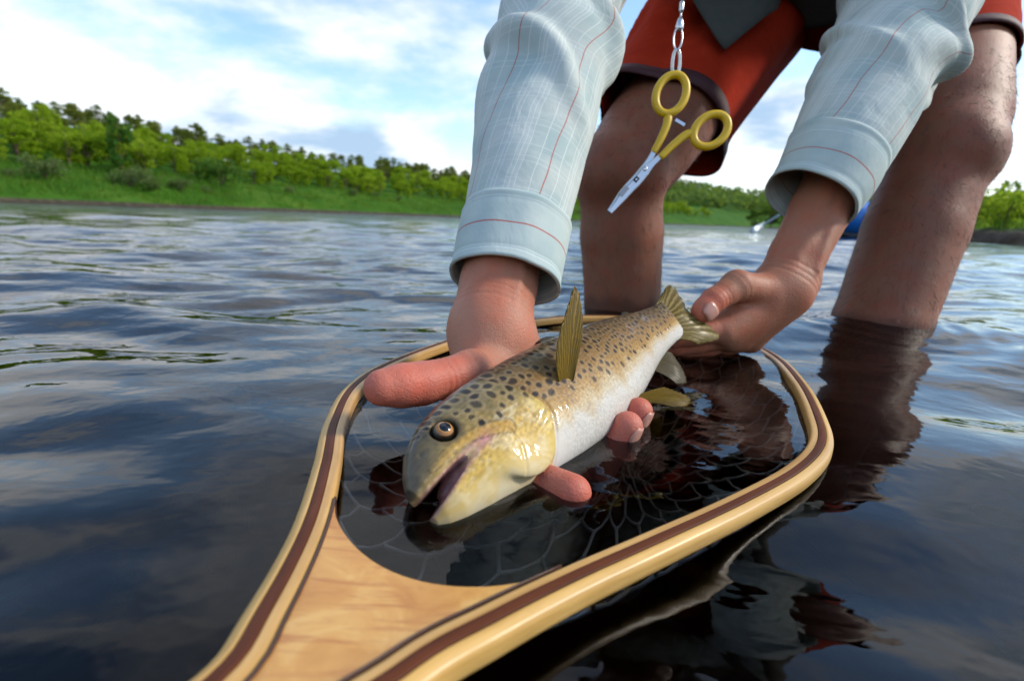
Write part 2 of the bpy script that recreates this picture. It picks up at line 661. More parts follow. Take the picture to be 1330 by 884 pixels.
wx = graded(-0.7, 0.7, 0.006, -700, 900, 1.028)
wy = graded(-0.05, 1.25, 0.006, -60, 900, 1.028)
WX, WY = np.meshgrid(wx, wy, indexing='ij')
sx = np.gradient(wx)[:, None] * np.ones_like(WX)
sy = np.gradient(wy)[None, :] * np.ones_like(WX)
H = np.zeros_like(WX)
wr = np.random.default_rng(21)
DIST = np.hypot(WX - 0.07, WY - 0.26)
warp = 0.10 * np.sin(WX * 2.1 + 1.3 * np.sin(WY * 1.7)) + 0.08 * np.sin(WY * 2.7 + WX * 1.1)
NW = 64
for i in range(NW):
    lam = 0.06 * (24.0) ** (wr.uniform(0, 1) ** 1.25)
    ang = R(102) + wr.normal(0, R(30))           # direction the wave runs
    kx, ky = math.cos(ang) * 2 * math.pi / lam, math.sin(ang) * 2 * math.pi / lam
    slope = 0.125 * math.sqrt(2.0 / NW) * (1.0 if lam < 1.0 else 0.7)
    amp = slope * lam / (2 * math.pi)
    proj = np.abs(math.cos(ang)) * sx + np.abs(math.sin(ang)) * sy
    att = smooth01(lam / proj, 2.5, 6.0)
    # calmer where the angler and the net break the current
    calm = 0.45 + 0.55 * smooth01(DIST, 0.20, 0.60)
    ph = kx * WX + ky * WY + warp * 2 * math.pi / lam * 0.35 + wr.uniform(0, 6.28)
    s = np.sin(ph)
    H += att * calm * amp * (s + 0.25 * np.cos(2 * ph))
H = np.clip(H, -0.05, 0.05)
# rings round the wading legs
for (lx, ly) in ((0.17, 0.72), (0.455, 0.63)):
    d = np.hypot(WX - lx, WY - ly)
    H += 0.0007 * np.sin(d * 2 * np.pi / 0.035 + 2 * np.sin(WX * 30 + WY * 17)) * np.exp(-((d - 0.06) / 0.10) ** 2) * smooth01(d, .02, .06)
V, Q = grid_mesh(wx, wy, H)
# close the body of water: skirt and floor below the bed
nxw, nyw = WX.shape
idx = np.arange(len(V)).reshape(nxw, nyw)
per = np.concatenate([idx[:, 0], idx[-1, 1:], idx[-2::-1, -1], idx[0, -2:0:-1]])
low = V[per].copy()
low[:, 2] = -1.5
nv = len(V)
V = np.vstack([V, low, [[0, 0, -1.5]]])
a = per
b = np.roll(per, -1)
la = nv + np.arange(len(per))
lb = np.roll(la, -1)
faces = np.vstack([Q, np.stack([b, a, la, lb], 1)])
water = mesh_obj('water', V, faces, wm, kind='structure')
bm_ = water.data
import bmesh
bmw = bmesh.new()
bmw.from_mesh(bm_)
bmw.verts.ensure_lookup_table()
try:
    bmw.faces.new([bmw.verts[int(i)] for i in la[::-1]])
except Exception:
    pass
bmw.verts.remove(bmw.verts[len(V) - 1])
bmw.to_mesh(bm_)
bmw.free()
bm_.polygons.foreach_set('use_smooth', np.ones(len(bm_.polygons), dtype=bool))
water['label'] = 'rippled river water reflecting the sky'

# ------------------------------------------------------------------ trees, shrubs and grass
def leaf_mat(name, c0, c1, c2, trans=0.35):
    m, t = material(name)
    oi = t.n('ShaderNodeObjectInfo')
    g = t.n('ShaderNodeNewGeometry')
    rn = t.math('ADD', t.math('MULTIPLY', oi.outputs['Random'], 0.55), t.math('MULTIPLY', g.outputs['Random Per Island'], 0.45))
    c = t.ramp(rn, [(0.1, c0), (0.5, c1), (0.9, c2)])
    d = principled(t, Base_Color=c, Roughness=0.7, Specular_IOR_Level=0.04)
    tl = t.n('ShaderNodeBsdfTranslucent', i_Color=t.mix(0.35, c, (0.55, 0.75, 0.06)))
    finish(t, t.n('ShaderNodeMixShader', i_0=trans, i_1=d, i_2=tl.outputs[0]).outputs[0])
    return m


LEAF_BRIGHT = leaf_mat('bright_leaves', (0.12, 0.21, 0.008), (0.20, 0.31, 0.012), (0.29, 0.37, 0.03), 0.5)
LEAF_DARK = leaf_mat('dark_leaves', (0.022, 0.075, 0.015), (0.035, 0.11, 0.018), (0.06, 0.14, 0.03))
LEAF_PINE = leaf_mat('pine_needles', (0.08, 0.105, 0.022), (0.125, 0.15, 0.03), (0.18, 0.19, 0.045))
LEAF_WILLOW = leaf_mat('willow_leaves', (0.06, 0.10, 0.035), (0.085, 0.13, 0.05), (0.13, 0.17, 0.08))
GRASSM = leaf_mat('bank_grass', (0.03, 0.10, 0.010), (0.05, 0.15, 0.014), (0.11, 0.18, 0.04), 0.4)
bk, t = material('bark')
bt = t.n('ShaderNodeTexCoord')
finish(t, principled(t, Base_Color=t.ramp(t.noise(t.mapping(bt.outputs['Object'], scale=(3, 3, .6)), 3, 5), [(.3, (.05, .035, .025)), (.7, (.16, .105, .07))]), Roughness=0.9))


def leaf_cloud(r, clumps, per, size, aspect=0.55):
    """clumps: (centre, radii); returns quads of leaf sprays spread through them"""
    P = []
    for c, rad in clumps:
        d = r.normal(size=(per, 3))
        d /= np.linalg.norm(d, axis=1)[:, None]
        rr = r.uniform(0.35, 1.08, size=(per, 1)) ** 0.6
        P.append(np.asarray(c) + d * rr * np.asarray(rad))
    P = np.vstack(P)
    n = len(P)
    a = r.normal(size=(n, 3))
    a /= np.linalg.norm(a, axis=1)[:, None]
    b = np.cross(a, r.normal(size=(n, 3)))
    b /= np.linalg.norm(b, axis=1)[:, None]
    s = size * r.uniform(0.6, 1.4, size=(n, 1))
    a, b = a * s, b * s * aspect
    V = np.stack([P - a, P - 0.1 * a + b, P + a, P + 0.1 * a - b], 1).reshape(-1, 3)
    return V, np.arange(4 * n).reshape(n, 4)


def branches(r, h, rad, spec):
    """trunk plus limbs as one mesh"""
    Vs, Fs, off = [], [], 0
    for path, ra, rb in spec:
        p = crom(path, 7)
        rings = tube_rings(p, np.linspace(ra, rb, 7), 7)
        v, f = loft(rings)
        Vs.append(v)
        Fs += [tuple(i + off for i in q) for q in f]
        off += len(v)
    return np.vstack(Vs), Fs


TREE_META = {}


def proto_tree(kind, k):
    r = np.random.default_rng(100 + hash((len(kind), kind[0], k)) % 1 + k * 13 + len(kind) * 101)
    if kind == 'deciduous':
        h = 6.0
        cl = []
        for i in range(16):
            z = r.uniform(1.0, 5.3)
            rr = 1.9 * math.sqrt(max(0.05, 1 - ((z - 3.0) / 3.1) ** 2))
            a = r.uniform(0, 6.28)
            q = rr * math.sqrt(r.uniform(.15, 1))
            cl.append(((q * math.cos(a), q * math.sin(a), z), (r.uniform(.55, 1.0),) * 2 + (r.uniform(.45, .75),)))
        lv = leaf_cloud(r, cl, 85, 0.20)
        tv = branches(r, h, .1, [([(0, 0, -.3), (.05, 0, 1.5), (0, .1, 3.2), (.1, 0, 5.0)], .14, .03)] +
                      [([(0, 0, z0), (math.cos(a) * .6, math.sin(a) * .6, z0 + .7), (math.cos(a) * 1.3, math.sin(a) * 1.3, z0 + 1.3)], .06, .015) for a, z0 in zip(r.uniform(0, 6.28, 6), r.uniform(1, 3.2, 6))])
        mat = LEAF_BRIGHT
    elif kind == 'pine':
        h = 10.0
        cl, limbs = [], []
        for i in range(24):
            z = r.uniform(2.4, 9.6)
            sp = 1.9 * (1 - ((z - 4.5) / 6.2)) if z > 4.5 else 1.5
            a = r.uniform(0, 6.28)
            q = max(0.15, sp) * r.uniform(.35, 1.0)
            c = (q * math.cos(a), q * math.sin(a), z)
            cl.append((c, (r.uniform(.5, .95),) * 2 + (r.uniform(.25, .5),)))
            limbs.append(([(0, 0, z - .5), (c[0] * .5, c[1] * .5, z - .2), c], .05, .012))
        cl.append(((0, 0, 9.8), (.4, .4, .5)))
        lv = leaf_cloud(r, cl, 80, 0.20, 0.4)
        tv = branches(r, h, .1, [([(0, 0, -.5), (.08, 0, 3), (0, .1, 6), (0, 0, 9.7)], .17, .03)] + limbs)
        mat = LEAF_PINE
    elif kind == 'shrub':
        h = 1.5
        cl = [((r.uniform(-.7, .7), r.uniform(-.7, .7), r.uniform(.35, 1.15)), (r.uniform(.3, .5),) * 2 + (r.uniform(.25, .42),)) for _ in range(11)]
        lv = leaf_cloud(r, cl, 70, 0.085)
        tv = branches(r, h, .1, [([(0, 0, -.1), (math.cos(a) * .2, math.sin(a) * .2, .5), (math.cos(a) * .5, math.sin(a) * .5, 1.05)], .03, .008) for a in r.uniform(0, 6.28, 6)])
        mat = LEAF_WILLOW
    v1 = mesh_obj('crown', lv[0], lv[1], mat, smooth=False)
    v2 = mesh_obj('trunk', tv[0], tv[1], bk)
    return v1, v2, h


protos = {}
for kind, n in (('deciduous', 4), ('pine', 4), ('shrub', 3)):
    protos[kind] = [proto_tree(kind, k) for k in range(n)]
used = set()


def put_tree(kind, name, x, y, height, label, cat, group=None, mat=None, lean=0.0, wide=1.0, z=None):
    k = int(rng.integers(len(protos[kind])))
    cr, tk, h = protos[kind][k]
    s = height / h
    zz = float(ground_z(np.array([x]), np.array([y]))[0]) if z is None else z
    e = empty(name, (x, y, zz - 0.03 * height * 0.2), label, cat, group)
    e.rotation_euler = (lean * 0.3, lean, rng.uniform(0, 6.28))
    e.scale = (s * wide, s * wide, s)
    for src in (cr, tk):
        if src.name in used or mat is not None:
            o = src.copy()
            link(o)
            if mat is not None and src is cr:
                o.data = src.data.copy()
                o.data.materials[0] = mat
        else:
            o = src
            used.add(src.name)
        o.parent = e
    return e


def shore_pt(y, d):
    """point d metres inland of the left bank at distance y"""
    e = 0.5
    s = (x_left(y + e) - x_left(y - e)) / (2 * e)
    n = math.hypot(1, s)
    return float(x_left(y)) - d / n, y + d * s / n


y = 20.0
while y < 175:
    for d0, d1, hh in ((9.0, 12, 3.1), (12.5, 17, 3.8), (18, 23, 4.4)):
        x, yy = shore_pt(y + rng.uniform(-1, 1), rng.uniform(d0, d1))
        put_tree('deciduous', 'broadleaf_tree', x, yy, hh * rng.uniform(.7, 1.15), 'bright green broadleaf tree on the grassy bank below the pines', 'tree', 'broadleaf trees along the river bank', wide=rng.uniform(.95, 1.3))
    y += 1.45 + y * 0.013
y = 12.0
while y < 165:
    for d0, d1 in ((25, 29), (30, 34), (35, 40), (40, 46)):
        x, yy = shore_pt(y + rng.uniform(-1.2, 1.2), rng.uniform(d0, d1))
        put_tree('pine', 'pine_tree', x, yy, rng.uniform(3.0, 4.8), 'olive green pine on the ridge behind the broadleaf trees', 'pine', 'pines along the ridge', lean=rng.uniform(-.06, .06), wide=rng.uniform(1.5, 2.1))
    y += 1.4 + y * 0.0105
# single trees and shrubs on the grass slope
p = at(158, 215, 42)
put_tree('deciduous', 'young_tree', p[0], p[1], 5.2, 'slender dark green young tree standing alone on the grass slope', 'tree', mat=LEAF_DARK, lean=0.10, wide=0.55)
for (px, d, hh, lab) in ((76, 36, 1.7, 'wide grey green willow shrub on the grass slope left of the young tree'), (182, 41, 1.8, 'pale willow shrub at the foot of the young tree'), (297, 50, 2.9, 'round dark olive shrub alone on the slope below the broadleaf trees')):
    x, yy = (px - 665) / 640 * d, d
    put_tree('shrub', 'willow_shrub', x, yy, hh, lab, 'shrub', mat=LEAF_WILLOW if hh < 2 else LEAF_DARK, wide=1.15)
for i in range(22):
    yb = rng.uniform(24, 120)
    x, yy = shore_pt(yb, rng.uniform(2.0, 8.0))
    put_tree('shrub', 'bank_shrub', x, yy, rng.uniform(.5, 1.1), 'small low shrub among the grass of the river bank', 'shrub', 'small shrubs dotted over the bank', wide=1.3)
# the point on the far side and the right bank
for (px, d, hh, mt) in ((985, 93, 8.2, LEAF_DARK), (965, 97, 6.0, LEAF_DARK), (1008, 95, 7.4, LEAF_DARK), (1030, 92, 6.2, LEAF_DARK)):
    put_tree('deciduous', 'dark_tree', (px - 665) / 640 * d, d, hh * .72, 'dark green rounded tree at the bend, seen beside the sleeve cuff', 'tree', 'dark trees at the river bend', mat=mt, wide=1.1)
for i in range(13):
    px, d = rng.uniform(1225, 1400), rng.uniform(9.5, 16)
    put_tree('shrub', 'bank_bush', (px - 665) / 640 * d, d, rng.uniform(.7, 1.2), 'green leafy bush on the low mud bank behind the raft', 'bush', 'bushes on the mud bank', mat=LEAF_BRIGHT if i % 3 else LEAF_DARK)
for i in range(26):
    px, d = rng.uniform(1030, 1420), rng.uniform(26, 70)
    put_tree('deciduous', 'bank_tree', (px - 665) / 640 * d, d, rng.uniform(.06, .09) * d, 'green broadleaf tree far back on the low bank behind the raft', 'tree', 'trees behind the mud bank', wide=1.2)
for kind in protos:
    for cr, tk, h in protos[kind]:
        for o in (cr, tk):
            if o.parent is None:
                bpy.data.objects.remove(o)


def grass_blades(name, pts, hmin, hmax, label):
    n = len(pts)
    P = np.zeros((n, 3))
    P[:, :2] = pts
    P[:, 2] = ground_z(P[:, 0], P[:, 1]) - 0.02
    hgt = rng.uniform(hmin, hmax, size=(n, 1))
    a = rng.uniform(0, 6.28, n)
    wv = np.stack([np.cos(a), np.sin(a), 0 * a], 1) * hgt * 0.07
    ln = np.stack([rng.normal(0, .3, n), rng.normal(0, .3, n), 0 * a], 1) * hgt
    up = np.array([0, 0, 1.0]) * hgt
    V = np.stack([P - wv, P + wv, P + 0.55 * up + 0.35 * ln + 0.8 * wv, P + up + ln], 1).reshape(-1, 3)
    o = mesh_obj(name, V, np.arange(4 * n).reshape(n, 4), GRASSM, smooth=False, kind='stuff')
    o['label'] = label
    o['category'] = 'grass'
    return o


pts = []
while len(pts) < 16000:
    yb = 22 + 100 * rng.uniform() ** 1.6
    x, yy = shore_pt(yb, rng.uniform(0.9, 11))
    pts.append((x, yy))
grass_blades('grass', np.array(pts), .25, .6, 'long green grass covering the slope of the river bank under the trees')
pts = []
while len(pts) < 9000:
    d = rng.uniform(6, 22)
    x = (rng.uniform(1080, 1500) - 665) / 640 * d
    if shore_d(np.array([x]), np.array([d]))[1][0] > 0.45:
        pts.append((x, d))
grass_blades('grass', np.array(pts), .08, .26, 'short green grass on top of the low mud bank behind the raft')

# far woods: nobody could count these
cl = []
for i in range(1500):
    yy = rng.uniform(240, 620)
    x = rng.uniform(-0.15, 1.25) * yy
    if shore_d(np.array([x]), np.array([yy]))[0][0] > 2 or shore_d(np.array([x]), np.array([yy]))[1][0] > 2:
        zz = float(ground_z(np.array([x]), np.array([yy]))[0])
        cl.append(((x, yy, zz + 4), (4.5, 4.5, 4)))
V, Q = leaf_cloud(rng, cl, 40, 1.3)
o = mesh_obj('distant_wood', V, Q, leaf_mat('far_leaves', (.05, .10, .03), (.07, .125, .04), (.09, .15, .05)), smooth=False, kind='stuff')
o['label'] = 'hazy green wood covering the distant hill beyond the river bend'
o['category'] = 'wood'

# ------------------------------------------------------------------ landing net
def wood(name, c0, c1, scale=1.0, rough=0.34, coat=0.22, grain=260, along=9):
    m, t = material(name)
    uvn = t.n('ShaderNodeUVMap')
    g = t.noise(t.mapping(uvn.outputs[0], scale=(grain, along, 1)), 1.0, 6, 0.6, 0.4)
    g2 = t.noise(t.mapping(uvn.outputs[0], scale=(90, 22, 1)), 1.0, 5, 0.62)
    c = t.mix(t.ramp(g, [(.25, (0, 0, 0)), (.7, (1, 1, 1))]), tuple(x * .72 for x in c0), c1)
    c = t.mix(t.ramp(g2, [(0.45, (0, 0, 0)), (0.75, (0.55, 0.55, 0.55))]), c, tuple(x * 0.62 for x in c0))
    finish(t, principled(t, Base_Color=c, Specular_IOR_Level=0.3, Roughness=t.math('ADD', t.math('MULTIPLY', g2, 0.30), rough - 0.08), Coat_Weight=coat, Coat_Roughness=0.28, Normal=t.bump(g2, 0.25, 0.0012, t.bump(g, 0.2, 0.0004))))
    return m


ASH = wood('pale_ash', (0.60, 0.32, 0.075), (0.72, 0.45, 0.145))
ASH_IN = wood('honey_ash', (0.55, 0.28, 0.075), (0.68, 0.42, 0.15))
WALNUT = wood('dark_walnut', (0.055, 0.010, 0.002), (0.14, 0.032, 0.005), rough=.55, coat=.03)
LINE = wood('ebony_line', (0.05, 0.022, 0.015), (0.09, 0.04, 0.03))
bm2, t = material('figured_maple')
uvn = t.n('ShaderNodeUVMap')
b1 = t.noise(t.mapping(uvn.outputs[0], scale=(60, 60, 1)), 1.0, 4, 0.55, 0.8)
b2 = t.noise(t.mapping(uvn.outputs[0], scale=(30, 190, 1), rot=(0, 0, 0.5)), 1.0, 5, 0.6, 1.2)
b3 = t.noise(t.mapping(uvn.outputs[0], scale=(900, 90, 1), rot=(0, 0, 0.1)), 1.0, 3, 0.6)
mc = t.ramp(b1, [(0.32, (0.50, 0.205, 0.028)), (0.52, (0.63, 0.32, 0.07)), (0.7, (0.73, 0.45, 0.14))])
mc = t.mix(t.ramp(b2, [(0.50, (0, 0, 0)), (0.64, (0.85,) * 3)]), mc, (0.42, 0.14, 0.022))
mc = t.mix(t.math('MULTIPLY', b3, 0.35), mc, (0.50, 0.24, 0.08))
finish(t, principled(t, Base_Color=mc, Roughness=0.36, Coat_Weight=0.25, Coat_Roughness=0.2, Normal=t.bump(b3, 0.06, 0.0003)))

ctrl = [(-0.0815, -0.14, 0.052), (-0.0805, -0.03, 0.036), (-0.0800, 0.05, 0.026)]
ctrl += [tuple(onz(px, py, z)) for px, py, z in (
    (268, 884, 0.022), (339, 790, 0.019), (397, 680, 0.016), (421, 600, 0.013), (433, 545, 0.011), (458, 500, 0.010), (505, 470, 0.009), (580, 442, 0.009),
    (640, 424, 0.008), (700, 413, 0.007), (765, 409, 0.006), (830, 411, 0.004), (900, 420, 0.002), (965, 440, 0.000), (1010, 463, 0.002), (1042, 497, 0.005),
    (1064, 540, 0.006), (1069, 574, 0.0065), (1040, 608, 0.007), (965, 650, 0.009), (850, 703, 0.012), (750, 748, 0.015), (640, 803, 0.019), (528, 868, 0.022))]
ctrl += [(-0.044, 0.05, 0.029), (-0.046, -0.03, 0.037), (-0.047, -0.14, 0.052)]
RAIL = crom(ctrl, 420)
Tn = np.gradient(RAIL, axis=0)
Tn /= np.linalg.norm(Tn, axis=1)[:, None]
Sd = np.cross(Tn, (0, 0, 1.0))
Sd /= np.linalg.norm(Sd, axis=1)[:, None]       # points to the inside of the hoop
Up = np.cross(Sd, Tn)
arc = np.concatenate([[0], np.cumsum(np.linalg.norm(np.diff(RAIL, axis=0), axis=1))])

net = empty('landing_net', (-0.06, -0.1, 0.03), 'wooden landing net with laminated hoop and figured handle lying on the water', 'landing net')


def rail_strip(name, s0, s1, top0, top1, depth, mat, rnd0=0.0008, rnd1=0.0008, i0=0, i1=None, wob=0.0):
    """a lamination of the hoop: from s0 to s1 across, rounded on its outer corners"""
    P, S, U = RAIL[i0:i1], Sd[i0:i1], Up[i0:i1]
    sec = []

    def corner(cx, cz, r, a0):
        for k in range(4):
            a = a0 + k / 3 * math.pi / 2
            sec.append((cx + r * math.cos(a), cz + r * math.sin(a)))
    corner(s1 - rnd1, top1 - rnd1, rnd1, 0)
    corner(s0 + rnd0, top0 - rnd0, rnd0, math.pi / 2)
    corner(s0 + rnd0, -depth + rnd0, rnd0, math.pi)
    corner(s1 - rnd1, -depth + rnd1, rnd1, 1.5 * math.pi)
    sec = np.array(sec)
    w_ = 1.0 + wob * np.sin(arc[i0:i1] * 40)[:, None, None]
    rings = P[:, None] + sec[None, :, 0, None] * S[:, None] * w_ + sec[None, :, 1, None] * U[:, None]
    v, f = loft(rings)
    return adopt(mesh_obj(name, v, f, mat, uv=ring_uv(rings)), net)


rail_strip('outer_rail', -0.0052, -0.0010, -0.0006, 0.0, 0.0086, ASH, rnd0=0.0024)
rail_strip('dark_strip', -0.00095, 0.0027, 0.0002, 0.0002, 0.0084, WALNUT, 0.0003, 0.0003)
rail_strip('inner_rail', 0.00275, 0.0068, -0.0002, -0.0006, 0.0082, ASH_IN, 0.0004, 0.0016)

# handle core between the two arms of the rail
jl = int(np.argmin(np.linalg.norm(RAIL - onz(410, 650, 0.015), axis=1)))
jr = int(np.argmin(np.linalg.norm(RAIL - onz(735, 748, 0.022), axis=1)))
nr, nc = 46, 26
li = np.linspace(jl, 0, nr)
ri = np.linspace(jr, len(RAIL) - 1, nr)


def railpt(i, off):
    x = np.stack([np.interp(i, np.arange(len(RAIL)), (RAIL + Sd * off)[:, k]) for k in range(3)], -1)
    return x


Lp, Rp = railpt(li, 0.0076), railpt(ri, 0.0076)
c = np.linspace(0, 1, nc)
s = np.linspace(0, 1, nr)
Tp = Lp[:, None] * (1 - c)[None, :, None] + Rp[:, None] * c[None, :, None]
dirh = np.array([-0.25, -0.97, 0.0])
bulge = (np.sin(np.pi * c) ** 0.75)[None, :] * (0.021 * (1 - s) ** 2.2)[:, None]
Tp = Tp + bulge[..., None] * dirh
Tp[..., 2] -= 0.0012
Tp[..., 2] += 0.0012 * np.sin(np.pi * c)[None]
bot = Tp.copy()
bot[..., 2] -= 0.0085
Vt = np.concatenate([Tp.reshape(-1, 3), bot.reshape(-1, 3)])
n = nr * nc
ix = np.arange(n).reshape(nr, nc)
fs = [tuple(q) for q in np.stack([ix[:-1, :-1], ix[1:, :-1], ix[1:, 1:], ix[:-1, 1:]], -1).reshape(-1, 4)]
fs += [tuple(q[::-1] + n) for q in np.stack([ix[:-1, :-1], ix[1:, :-1], ix[1:, 1:], ix[:-1, 1:]], -1).reshape(-1, 4)]
per = np.concatenate([ix[0, :], ix[1:, -1], ix[-1, -2::-1], ix[-2:0:-1, 0]])
fs += [(per[k], per[(k + 1) % len(per)], per[(k + 1) % len(per)] + n, per[k] + n) for k in range(len(per))]
core = mesh_obj('handle_core', Vt, fs, bm2, uv=np.concatenate([Tp.reshape(-1, 3)[:, :2], bot.reshape(-1, 3)[:, :2]]), smooth=False)
adopt(core, net)
md = core.modifiers.new('bevel', 'BEVEL')
md.width = 0.0012
md.segments = 3
md.limit_method = 'ANGLE'
# dark accent veneers between rail and core
rail_strip('accent_veneer', 0.00685, 0.0077, -0.0004, -0.0006, 0.0100, LINE, 0.0002, 0.0002, 0, jl + 2)
rail_strip('accent_veneer', 0.00685, 0.0077, -0.0004, -0.0006, 0.0100, LINE, 0.0002, 0.0002, jr - 2, None)

# rubber net bag hanging in the water
nm, t = material('clear_rubber')
finish(t, principled(t, Base_Color=(0.28, 0.30, 0.33), Roughness=0.35, Specular_IOR_Level=0.4, Alpha=0.8))
loop_i = np.arange(jl, jr)
rim = (RAIL + Sd * 0.002)[loop_i]
rim = np.vstack([rim, Tp[0][::-1][1:-1]])
rimc = crom(np.vstack([rim[::6], rim[:1]]), 79)[:-1]
NC = len(rimc)
cen = rimc.mean(axis=0) + np.array([0.02, 0.02, 0])
rows = 9
NP = np.zeros((rows, NC, 3))
for r_ in range(rows):
    for c_ in range(NC):
        tt = (r_ + (0.27 if (r_ + c_) % 2 else -0.27)) / (rows - 0.6)
        tt = max(0.0, tt)
        a_ = min(1.0, tt) * math.pi / 2
        q = cen + (rimc[c_] - cen) * (0.12 + 0.88 * math.cos(a_) ** 2.2)
        q[2] = -0.010 + rimc[c_][2] * (1 - tt) - 0.075 * math.sin(a_) + 0.012 * math.sin(c_ * 0.4 + r_) * tt
        if r_ == 0 and (r_ + c_) % 2 == 0:
            q = rimc[c_] + np.array([0, 0, -0.010])
        NP[r_, c_] = q + rng.normal(0, 0.0024, 3) * tt
E = []
for r_ in range(rows):
    for c_ in range(NC):
        E.append((NP[r_, c_], NP[r_, (c_ + 1) % NC]))
        if (r_ + c_) % 2 == 1 and r_ + 1 < rows:
            E.append((NP[r_, c_], NP[r_ + 1, c_]))
Vs, Fs, off = [], [], 0
for a_, b_ in E:
    ln = np.linalg.norm(b_ - a_)
    if ln < 1e-4:
        continue
    mid = (a_ + b_) / 2 - np.array([0, 0, 0.06 * ln])
    rr = tube_rings(np.array([a_, mid, b_]), [0.00115, 0.0008, 0.00115], 5)
    v, f = loft(rr)
    Vs.append(v)
    Fs += [tuple(i + off for i in q) for q in f]
    off += len(v)
adopt(mesh_obj('net_bag', np.vstack(Vs), Fs, nm), net)

# ------------------------------------------------------------------ trout: the spine first, hands close round it
FL = 0.275
A0, A1 = at(538, 650, 0.199), at(852, 428, 0.408)
sp_ctrl = [A0, at(612, 590, 0.229), at(690, 538, 0.266), at(765, 488, 0.314), at(820, 448, 0.364), at(865, 420, 0.400), at(906, 398, 0.418)]
SPINE = crom(sp_ctrl, 240)
sarc = np.concatenate([[0], np.cumsum(np.linalg.norm(np.diff(SPINE, axis=0), axis=1))])
FL = sarc[-1]
fT = np.gradient(SPINE, axis=0)
fT /= np.linalg.norm(fT, axis=1)[:, None]
view = SPINE - cC
view /= np.linalg.norm(view, axis=1)[:, None]
fD = np.cross(fT, view)
fD *= np.sign(fD[120] @ (cU - cR))
fD = fD + 0.14 * view                       # the belly turned a little towards the lens
for _ in range(2):
    fD = fD - fT * np.sum(fD * fT, axis=1)[:, None]
    fD /= np.linalg.norm(fD, axis=1)[:, None]
fN = np.cross(fD, fT)
fN *= np.sign(np.sum(fN[120] * -view[120]))


def fish_pt(a, b, c):
    """a 0..1 along the spine, b to the back, c to the flank in view (metres)"""
    a = np.asarray(a, float)
    s_ = a * FL
    g = lambda X: np.stack([np.interp(s_, sarc, X[:, k]) for k in range(3)], -1)
    return g(SPINE) + np.asarray(b)[..., None] * g(fD) + np.asarray(c)[..., None] * g(fN)


# ------------------------------------------------------------------ person
skin, t = material('skin')
ca = t.n('ShaderNodeVertexColor', layer_name='Col')
tcs = t.n('ShaderNodeTexCoord')
n1 = t.noise(tcs.outputs['Object'], 45, 5, 0.6)
n2 = t.noise(tcs.outputs['Object'], 420, 3, 0.6)
vor = t.n('ShaderNodeTexVoronoi', i_Scale=900.0, i_Vector=tcs.outputs['Object'])
n3 = t.noise(t.mapping(tcs.outputs['Object'], scale=(1, 1, 0.45)), 14, 4, 0.55)
c_ = t.mix(t.ramp(n1, [(0.36, (0, 0, 0)), (0.68, (0.8,) * 3)]), ca.outputs[0], t.mix(1.0, ca.outputs[0], (1.18, .76, .66), 'MULTIPLY'))
c_ = t.mix(t.ramp(n3, [(0.42, (0, 0, 0)), (0.75, (0.7,) * 3)]), c_, t.mix(1.0, c_, (.70, .66, .62), 'MULTIPLY'))
c_ = t.mix(t.ramp(n2, [(0.58, (0, 0, 0)), (0.72, (0.25,) * 3)]), c_, (0.22, 0.08, 0.05))
vd = t.n('ShaderNodeTexVoronoi', feature='DISTANCE_TO_EDGE', i_Scale=1.0, i_Vector=t.mapping(t.mix(.02, tcs.outputs['Object'], t.n('ShaderNodeTexNoise', i_Scale=30.0).outputs[1]), scale=(260, 260, 420)))
cre = t.ramp(vd.outputs['Distance'], [(0.0, (0, 0, 0)), (0.12, (1, 1, 1))])
hh = t.math('ADD', t.math('MULTIPLY', vor.outputs['Distance'], 0.5), n2)
finish(t, principled(t, Base_Color=c_, Roughness=0.52, Specular_IOR_Level=0.28, Subsurface_Weight=0.12, Subsurface_Radius=(0.008, 0.003, 0.0015), Subsurface_Scale=0.6,
                     Normal=t.bump(hh, 0.35, 0.0006, t.bump(cre, .22, .0005, t.bump(t.noise(tcs.outputs['Object'], 90, 3, .5), .12, .002)))))

person = empty('person', (0.3, 0.7, BED), 'person in a pale plaid shirt and red shorts bending in the river holding the trout', 'person')

Vb, Qb, Cb = [], [], []


def add_body(V, Q, colf):
    off = sum(len(v) for v in Vb)
    Vb.append(V)
    Qb.append(Q + off)
    Cb.append(colf(V))


def chain(S, pts, rads, k=0.004):
    for i in range(len(pts) - 1):
        S.cone(pts[i], pts[i + 1], rads[i], rads[i + 1], k)


# right hand (thumb along the fish, fingers under its belly)
aS = fish_pt(0.32, np.array(0.0), np.array(0.0))
ax_ = fish_pt(0.6, np.array(0.), np.array(0.)) - fish_pt(0.1, np.array(0.), np.array(0.))
al = np.array([ax_[0], ax_[1], 0])
al /= np.linalg.norm(al)
la_ = np.array([-al[1], al[0], 0])


def HL(u, v, z):
    p = aS + al * u + la_ * v
    p[2] = z
    return p


W1 = at(636, 432, 0.335)
EL1 = at(706, 55, 0.462)
FA = lambda f: W1 + (EL1 - W1) * f
thumb = [HL(0.048, 0.056, 0.024), at(612, 484, 0.290), at(546, 498, 0.264), at(497, 503, 0.250)]
fingers = [
    [HL(-.020, .040, -.006), HL(-.030, .006, -.022), HL(-.037, -.020, -.003), HL(-.041, -.043, .0005)],
    [HL(.002, .042, -.008), HL(.012, .006, -.036), HL(.024, -.024, -.024), HL(.033, -.0365, .0065)],
    [HL(.024, .042, -.006), HL(.034, .008, -.034), HL(.046, -.022, -.020), HL(.055, -.034, .0085)],
    [HL(.044, .040, .000), HL(.054, .012, -.026), HL(.064, -.014, -.014), HL(.072, -.028, .006)]]
allp = np.array([W1, FA(.9)] + thumb + sum(fingers, []))
S = SDF(allp.min(0) - 0.045, allp.max(0) + 0.045, 0.0013)
side = cR * 0.95
